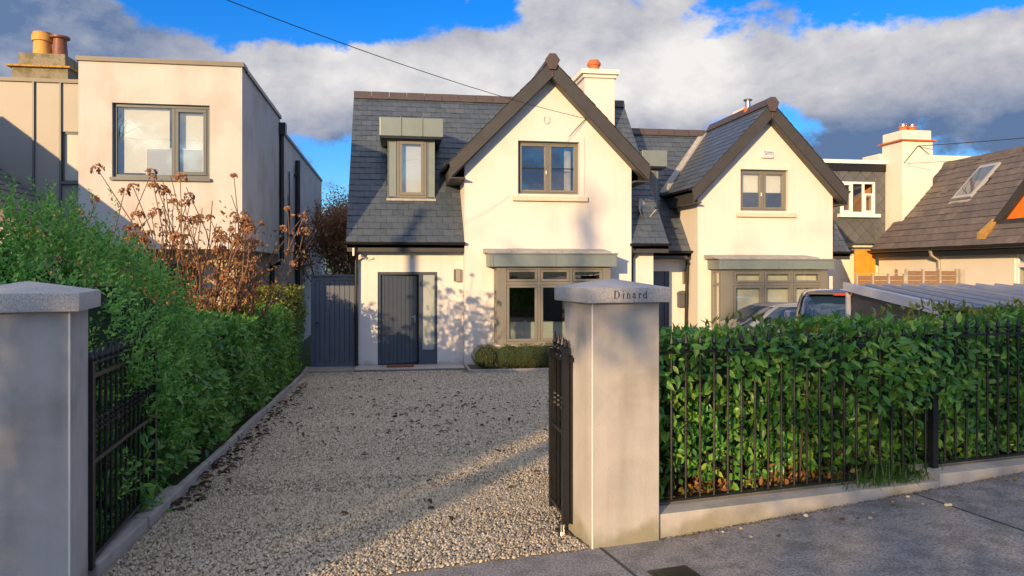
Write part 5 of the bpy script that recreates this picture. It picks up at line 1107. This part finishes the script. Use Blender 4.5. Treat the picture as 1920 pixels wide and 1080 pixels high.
# ---------------------------------------------------------------- cars on the neighbouring forecourt
def car(label, loc, rz, L, Wd, Ht, paint, suv):
    r = root('parked_car', label, 'car', loc, rz, 'cars on the forecourt'); bl = .60 * Ht + (.06 if suv else 0); h2 = L / 2
    def ring(x0, x1, hw, z, n=40, e=.38):
        out = []
        for i in range(n):
            t = 2 * math.pi * i / n; c_, s_ = math.cos(t), math.sin(t)
            out.append(((x0 + x1) / 2 + (x1 - x0) / 2 * math.copysign(abs(c_) ** e, c_), hw * math.copysign(abs(s_) ** e, s_), z))
        return out
    def loft(rings, caps=True):
        n = len(rings[0]); m = MB(); m.add([p for q in rings for p in q], [(i * n + j, i * n + (j + 1) % n, (i + 1) * n + (j + 1) % n, (i + 1) * n + j) for i in range(len(rings) - 1) for j in range(n)] + ([tuple(range(n - 1, -1, -1)), tuple((len(rings) - 1) * n + j for j in range(n))] if caps else [])); return m
    w = Wd / 2
    loft([ring(-h2 + .15, h2 - .12, w - .08, .22), ring(-h2 + .02, h2 - .02, w - .02, .34), ring(-h2, h2, w, .52), ring(-h2 + .05, h2 - .03, w - .01, .70), ring(-h2 + .25, h2 - .06, w - .05, bl - .06), ring(-h2 + .55, h2 - .10, w - .09, bl)]).build('body', paint, r, smooth=True, local=True)
    fx = -h2 + (1.05 if not suv else 1.15); rx = h2 - .14
    C_ = [(fx, rx, w - .09, bl), (fx + .38, rx - .06, w - .13, bl + (Ht - bl) * .38), (fx + .74, rx - .16, w - .19, bl + (Ht - bl) * .74), (fx + .98, rx - .24, w - .24, Ht - .055), (fx + 1.25, rx - .34, w - .33, Ht - .015), (fx + 1.6, rx - .7, w - .50, Ht)]
    loft([ring(*c) for c in C_]).build('cabin', paint, r, smooth=True, local=True)
    n = 40
    def band(j0, j1, k0=0, k1=3, off=.008, nm='window', m=CARGL):
        rr = [ring(c[0] - off, c[1] + off, c[2] + off, c[3]) for c in C_]; lo, hi = rr[k0], rr[k1]
        mm = MB(); rows = []
        for k in range(k0, k1 + 1): rows.append([Vector(rr[k][j % n]) for j in range(j0, j1 + 1)])
        rows[0] = [a.lerp(b, .15) for a, b in zip(rows[0], rows[1])]; rows[-1] = [a.lerp(b, .35) for a, b in zip(rows[-1], rows[-2])]
        c_ = j1 - j0 + 1; mm.add([p for q in rows for p in q], [(i * c_ + j, i * c_ + j + 1, (i + 1) * c_ + j + 1, (i + 1) * c_ + j) for i in range(len(rows) - 1) for j in range(c_ - 1)]); mm.build(nm, m, r, smooth=True, local=True)
    band(-4, 4, nm='rear_window'); band(16, 24, nm='windscreen')
    for a, b in ((6, 9), (10, 14), (26, 30), (31, 34)): band(a, b, nm='side_window')
    sp = MB(); sp.box(rx - .30, rx - .02, -w + .30, w - .30, Ht - .075, Ht - .035); sp.build('spoiler', BLKPL if suv else paint, r, local=True, bevel=.012); B(rx - .025, rx - .010, -.2, .2, Ht - .085, Ht - .045).build('brake_light', REDL, r, local=True)
    for s_ in (-1, 1):
        B(h2 - .10, h2 - .02, s_ * (w - .18) - .12, s_ * (w - .18) + .12, bl - .30, bl - .08).build('tail_light', REDL, r, local=True, bevel=.02); B(-h2 + .10, -h2 + .2, s_ * (w - .25) - .16, s_ * (w - .25) + .16, .58, .72).build('headlight', STEEL, r, local=True, bevel=.02)
        B(fx + .42, fx + .62, s_ * (w + .03) - .06, s_ * (w + .03) + .06, bl + .02, bl + .16).build('mirror', paint, r, local=True, bevel=.025)
        for x in (-h2 + .82, h2 - .80):
            m_ = MB(); m_.M = Matrix.Translation((x, s_ * (w - .10), .32)) @ Matrix.Rotation(rad(90), 4, 'X'); m_.lathe((0, 0, 0), [(.20, -.10), (.30, -.10), (.32, -.06), (.32, .06), (.30, .10), (.20, .10)], 24); wh = m_.build('wheel', RUBBER, r, local=True, smooth=True)
            m_ = MB(); m_.M = Matrix.Translation((x, s_ * (w - .10), .32)) @ Matrix.Rotation(rad(90), 4, 'X'); m_.lathe((0, 0, 0), [(.20, -.085), (.20, .085)], 20); m_.build('rim', STEEL, wh, local=True)
    m_ = MB(); m_.prism([(rx - .62, -.02, Ht), (rx - .40, -.02, Ht - .005), (rx - .42, -.02, Ht + .05), (rx - .48, -.02, Ht + .06)], (0, .04, 0)); m_.build('aerial_fin', BLKPL, r, local=True)
car('dark blue hatchback, paled for sky reflection, parked side-on in front of the neighbouring bay', (8.35, 16.15, gz(16.15)), 2, 4.1, 1.74, 1.47, CARP1, False)
car('blue tall hatchback parked tail-out beside the metal shed roof', (8.18, 12.84, gz(12.8)), -120, 4.25, 1.80, 1.72, CARP2, True)

# ---------------------------------------------------------------- bike shed
SH = root('bike_shed', 'low shed with ribbed blue-grey metal roof behind the railing hedge', 'shed', (5.05, 6.35, gz(6.3)), -18)
def shb(*a): return B(*a)
zb, zf = 1.44 - gz(6.3), 1.30 - gz(6.3); Dp, Wp = 3.05, 2.75
def rz_(y): return zf + (zb - zf) * y / Dp
MB().prism([(.04, .02, 0), (.04, Dp - .02, 0), (.04, Dp - .02, rz_(Dp) - .06), (.04, .02, rz_(0) - .06)], (.03, 0, 0)).build('side_panel', SHEDW, SH, local=True); MB().prism([(Wp - .07, .02, 0), (Wp - .07, Dp - .02, 0), (Wp - .07, Dp - .02, rz_(Dp) - .06), (Wp - .07, .02, rz_(0) - .06)], (.03, 0, 0)).build('side_panel', SHEDW, SH, local=True)
B(.07, Wp - .07, Dp - .05, Dp - .02, 0, rz_(Dp) - .06).build('back_panel', SHEDW, SH, local=True); B(.07, Wp - .07, .02, .05, 0, rz_(0) - .06).build('front_panel', SHEDW, SH, local=True)
MB().prism([(-.02, -.05, rz_(0) - .03), (-.02, Dp + .05, rz_(Dp) - .03), (-.02, Dp + .05, rz_(Dp)), (-.02, -.05, rz_(0))], (Wp + .04, 0, 0)).build('roof_sheet', SHEDR, SH, local=True)
for i in range(13):
    x = .02 + i * (Wp - .04) / 12; MB().prism([(x - .022, -.05, rz_(0) + .001), (x + .022, -.05, rz_(0) + .001), (x + .012, -.05, rz_(0) + .03), (x - .012, -.05, rz_(0) + .03)], (0, Dp + .1, zb - zf)).build('roof_rib', mat('shed_rib', (.30, .34, .42), .35, metal=.2), SH, local=True)
MB().prism([(-.05, -.06, rz_(0) - .07), (-.05, Dp + .06, rz_(Dp) - .07), (-.05, Dp + .06, rz_(Dp) + .035), (-.05, -.06, rz_(0) + .035)], (.03, 0, 0)).build('verge_trim', SHEDE, SH, local=True)
for x in (-.03, Wp - .03):
    for y in (0, Dp - .04): B(x, x + .05, y, y + .05, 0, rz_(y) - .08).build('post', SHEDE, SH, local=True)

# fence panels by the ivory house
FN = root('fence', 'brown slatted timber fence panels in front of the ivory wall', 'fence', (12.2, 16.5, -.56))
for x0, x1, zt, n in ((10.9, 12.15, 1.55, 3), (12.2, 13.55, 1.66, 3)):
    for i in range(n + 1): x = x0 + (x1 - x0) * i / n; B(x - .02, x + .02, 16.46, 16.53, -.56, zt - .01).build('post', FENCEP, FN)
    z = -.45
    while z < zt - .1: B(x0, x1, 16.49, 16.515, z, z + .105).build('slat', FENCEW, FN, bevel=.006, seg=1); z += .115
    B(x0, x1, 16.47, 16.53, zt - .008, zt + .008).build('capping_rail', FENCEP, FN)
B(13.60, 13.72, 16.42, 16.55, -.56, 1.66).build('post', FENCEP, FN)
ob = root('garden_store', 'ochre boarded store glimpsed between the two houses', 'shed', (15.0, 22.4, -.5))
for i in range(4): B(14.62 + i * .18, 14.62 + i * .18 + .174, 22.2, 22.25, -.5, 2.3).build('board', ORANGE_Y, ob)
B(14.58, 15.36, 22.18, 22.6, 2.301, 2.36).build('store_roof', FASCIA, ob)

# ---------------------------------------------------------------- small things on the ground
def grass():
    n = 240; s = RNG.normal(2.36, .20, n); o = RNG.uniform(.06, .24, n); P = V3(BP)[None] + s[:, None] * V3(BE) + o[:, None] * V3(BN); P[:, 2] = .14
    D = unit(n) * .55 + np.array([0, 0, .7]) - V3(BN) * .35; L_ = RNG.uniform(.12, .26, n); D /= np.linalg.norm(D, axis=1, keepdims=True); S = np.cross(D, np.array([0, 0, 1.])); S /= np.linalg.norm(S, axis=1, keepdims=True); S *= .0035
    m = P + D * L_[:, None] * .6; t = P + D * L_[:, None]; t[:, 2] -= L_ * .35
    V = np.stack([P - S, P + S, m + S * .8, m - S * .8, t], 1).reshape(-1, 3); b = np.arange(n)[:, None] * 5; F = np.concatenate([b + np.array([[0, 1, 2]]), b + np.array([[0, 2, 3]]), b + np.array([[3, 2, 4]])])
    r = root('grass_tuft', 'tuft of long green grass spilling over the low wall', 'grass', bw(2.33, .15, .14)); fast('blades', V, F, GRASSB, r, 'stuff')
grass()
def litter():
    n1, n2 = 170, 400
    X = np.concatenate([RNG.normal(.35, .95, n1), RNG.uniform(0, .32, n2) ** 1.0]); Y = np.concatenate([RNG.normal(9.6, 1.25, n1), RNG.uniform(5.6, 14.5, n2)])
    X[n1:] = -1.55 - (Y[n1:] - 4.38) * .0207 + .02 + np.abs(RNG.normal(0, .12, n2)); Xa = RNG.uniform(-1.5, 2.5, 90); Ya = RNG.uniform(5, 16, 90)
    X = np.concatenate([X, Xa]); Y = np.concatenate([Y, Ya]); k = X > -1.62; X, Y = X[k], Y[k]
    P = np.stack([X, Y, -0.56 * np.clip((Y - 4.3) / 11.7, 0, 1) + RNG.uniform(.016, .034, len(X))], 1); n = len(P)
    A = unit(n) * np.array([1, 1, .2]); N_ = unit(n) * .35 + np.array([0, 0, 1.]); V, F = leaf_arrays(P, A, N_, RNG.uniform(.035, .095, n), .5, .5, curl=.2)
    tag(fast('fallen_leaves', V, F, LITTER, None, 'stuff'), 'dark brown fallen leaves scattered over the gravel drive', 'leaves')
    P = np.stack([RNG.uniform(1.7, 6, 14), np.zeros(14), np.zeros(14)], 1)
    for i in range(14): p = bw(RNG.uniform(.6, 3.4), -RNG.uniform(.03, .3), 0); s = (p - BP).dot(BE); P[i] = (p.x, p.y, pz(s) + .006)
    V, F = leaf_arrays(P, unit(14) * np.array([1, 1, .1]), np.tile(np.array([0, 0, 1.]), (14, 1)) + unit(14) * .3, RNG.uniform(.03, .055, 14), .6, .4); tag(fast('fallen_leaves', V, F, DEADLEAF, None, 'stuff'), 'a few orange leaves along the foot of the low wall', 'leaves')
litter()
def pebbles():
    rs = random.Random(4); n = 0
    r = root('loose_pebbles', 'few pale pebbles strewn on the pavement by the low wall', 'pebbles', bw(1, -.1, 0))
    for i in range(12):
        s = rs.uniform(.5, 2.6); p = bw(s, -rs.uniform(.02, .35), pz(s)); k = rs.uniform(.008, .018)
        MB().lathe((p.x, p.y, p.z), [(k * .6, 0), (k, k * .4), (k * .8, k * .9), (k * .2, k * 1.1)], 6).build('pebble', STONES, r)
pebbles()
def grit():
    n = 1500; s = RNG.uniform(.45, 5.0, n); o = -np.abs(RNG.normal(0, .035, n)) + .02; k = RNG.uniform(.002, .007, n)
    P = V3(BP)[None] + s[:, None] * V3(BE) + o[:, None] * V3(BN); P[:, 2] = .047 * np.clip(s - .5, 0, 9) + .001
    base = np.array([[1, 0, 0], [-.5, .87, 0], [-.5, -.87, 0], [0, 0, .8]]); V = (P[:, None] + base[None] * k[:, None, None] * RNG.uniform(.6, 1.3, (n, 4, 1))).reshape(-1, 3)
    F = (np.arange(n)[:, None, None] * 4 + np.array([[0, 1, 3], [1, 2, 3], [2, 0, 3]])[None]).reshape(-1, 3); tag(fast('grit', V, F, mat('grit', (.14, .12, .08), .95, rnd=[(.06, .05, .035), (.20, .17, .12), (.10, .10, .05)]), None, 'stuff'), 'dark grit and soil gathered along the foot of the low wall', 'grit')
grit()
uc = root('utility_cover', 'small black utility cover set in the pavement by the pillar', 'cover', bw(.24, -.42, 0), 10)
mb = MB(); mb.M = BM; mb.box(.14, .38, -.66, -.40, -.02, .004); uf = mb.build('cover_frame', IRON, uc); mb = MB(); mb.M = BM; mb.box(.16, .36, -.64, -.42, -.02, .008); mb.build('cover_lid', IRON, uc, bevel=.004)

# ---------------------------------------------------------------- wires
def wire(label, a, b, sag, rr=.0065):
    a, b = Vector(a), Vector(b); pts = [a.lerp(b, t / 24) - Vector((0, 0, sag * 4 * (t / 24) * (1 - t / 24))) for t in range(25)]
    o = MB().tube(pts, rr, 5).build('telephone_wire', WIREM); tag(o, label, 'wire', 'overhead wires')
wire('thin black telephone wire running from upper left to the main gable', (4.40, 16.95, 5.12), (-10.4, 1.0, 6.35), .62)
wire('upper overhead wire from the white chimney to the right edge', (16.5, 21.70, 5.56), (27, 12.0, 6.3), .25, .014)
wire('lower overhead wire sagging past the white chimney to the right edge', (16.0, 21.6, 4.98), (27, 12.0, 5.9), .3, .008)
# behind the viewer: pole, trees and added bushes across the road that throw the shade
def us(u, s, z=0.0): a = rad(SUN_AZ); return Vector((u * math.cos(a) + s * math.sin(a), -u * math.sin(a) + s * math.cos(a), z))
pp = root('telephone_pole', 'wooden telephone pole standing on the street behind the viewer', 'pole', us(-9.3, -5, -.1)); p = us(-9.3, -5)
MB().tube([(p.x, p.y, -.5), (p.x, p.y, 7.1)], .13, 12, .10).build('shaft', WOODP, pp); MB().box(p.x - .25, p.x + .25, p.y - .05, p.y + .05, 6.2, 6.3).build('crossarm', WOODP, pp)
def evergreen(label, E_us, n, trunk=None, lz=(.09, .17)):
    E_ = [(*us(u, s, z + (.43 if z > 4 else .2)), ru, ru, rz + (0 if z > 4 else .2)) for u, s, z, ru, rz in E_us]; r = root('evergreen_tree', label, 'tree', (E_[0][0], E_[0][1], -.1), 0, 'evergreens across the road')
    ar = np.array([e[3] * e[4] * e[5] for e in E_]); k = RNG.choice(len(E_), n, p=ar / ar.sum()); e = np.array(E_)[k]; P = e[:, :3] + unit(n) * e[:, 3:] * RNG.random((n, 1)) ** .45; P = P[P[:, 2] > 0]; n = len(P)
    V, F = leaf_arrays(P, unit(n), unit(n), RNG.uniform(*lz, n), .55, .2, True); fast('crown', V, F, EVERG, r, 'stuff')
    mb = MB()
    for u, s, z, rr in (trunk or [(E_us[0][0], E_us[0][1], E_us[0][2], .12)]): a = us(u, s); mb.tube([(a.x, a.y, -.2), (a.x + .05, a.y, z * .5), (a.x, a.y, z)], rr, 8, rr * .6)
    mb.build('trunk', BARK, r)
evergreen('broad evergreen tree across the road behind the viewer', [(-5.6, -12, 4.6, .9, .9), (-4.6, -12, 4.55, 1.0, 1.0), (-3.5, -12, 4.6, 1.1, 1.05), (-2.2, -12, 4.85, 1.1, .90), (-1.2, -12, 4.85, 1.1, .90), (0, -12, 4.6, 1.2, 1.2), (1.3, -12, 4.5, 1.2, 1.2), (2.6, -12, 4.5, 1.2, 1.2), (3.8, -12, 4.4, 1.1, 1.2)], 15000, [(-2.90, -12, 4.6, .23)])
evergreen('unseen evergreen bush added for shade across the road, nearer the pole', [(-4.15, -11.5, 1.5, .85, 1.2), (-4.2, -11.5, 3.0, .85, 1.1), (-4.9, -11.5, 2.2, .7, 1.4), (-3.85, -11.5, 2.2, .48, 1.3), (-3.3, -11.5, 1.5, .42, 1.4), (-3.45, -11.5, 2.2, .40, 1.0), (-3.15, -11.5, 2.1, .36, 1.0), (-3.3, -11.5, 2.6, .42, .45)], 11500)  # unseen bush shaped to shade the left pillar and drive
evergreen('unseen evergreen bush added for shade across the road, farther from the pole', [(.15, -11, 1.4, .95, 1.3), (.2, -11, 2.9, .95, 1.1), (1.6, -11, 1.6, 1.0, 1.4), (1.6, -11, 3.0, 1.0, 1.1), (3.0, -11, 1.6, 1.0, 1.4), (3.0, -11, 3.0, 1.0, 1.1), (4.4, -11, 2.2, 1.0, 1.9)], 9500)  # unseen bush shaped to shade the pavement and low wall
def bare(label, u, s, h, seed):
    b = us(u, s, -.1); r = root('bare_tree', label, 'tree', b, 0, 'bare trees across the road'); mb = MB(); tips = []; rs = random.Random(seed); mb.tube([b, b + Vector((.1, .05, 3.5)), b + Vector((0, .1, 7.6))], .24, 9, .17); grow(mb, b + Vector((0, .1, 7.6)), (0, 0, 1), h * .36, .13, 3, rs, tips, .75, 3, .74, 6, .10); mb.build('trunk', BARK, r)
    n = 160; T = np.array([tuple(tips[i][0]) for i in RNG.integers(0, len(tips), n)]) + RNG.normal(size=(n, 3)) * .3; V, F = leaf_arrays(T, unit(n), unit(n), RNG.uniform(.07, .14, n), .6, .2, True); fast('crown', V, F, DEADLEAF, r, 'stuff')
bare('tall bare tree beyond the evergreens behind the viewer', -5.9, -26, 5.2, 51)
bare('second bare tree beyond the evergreens, to the right of the first', -3.45, -27, 5.4, 52)
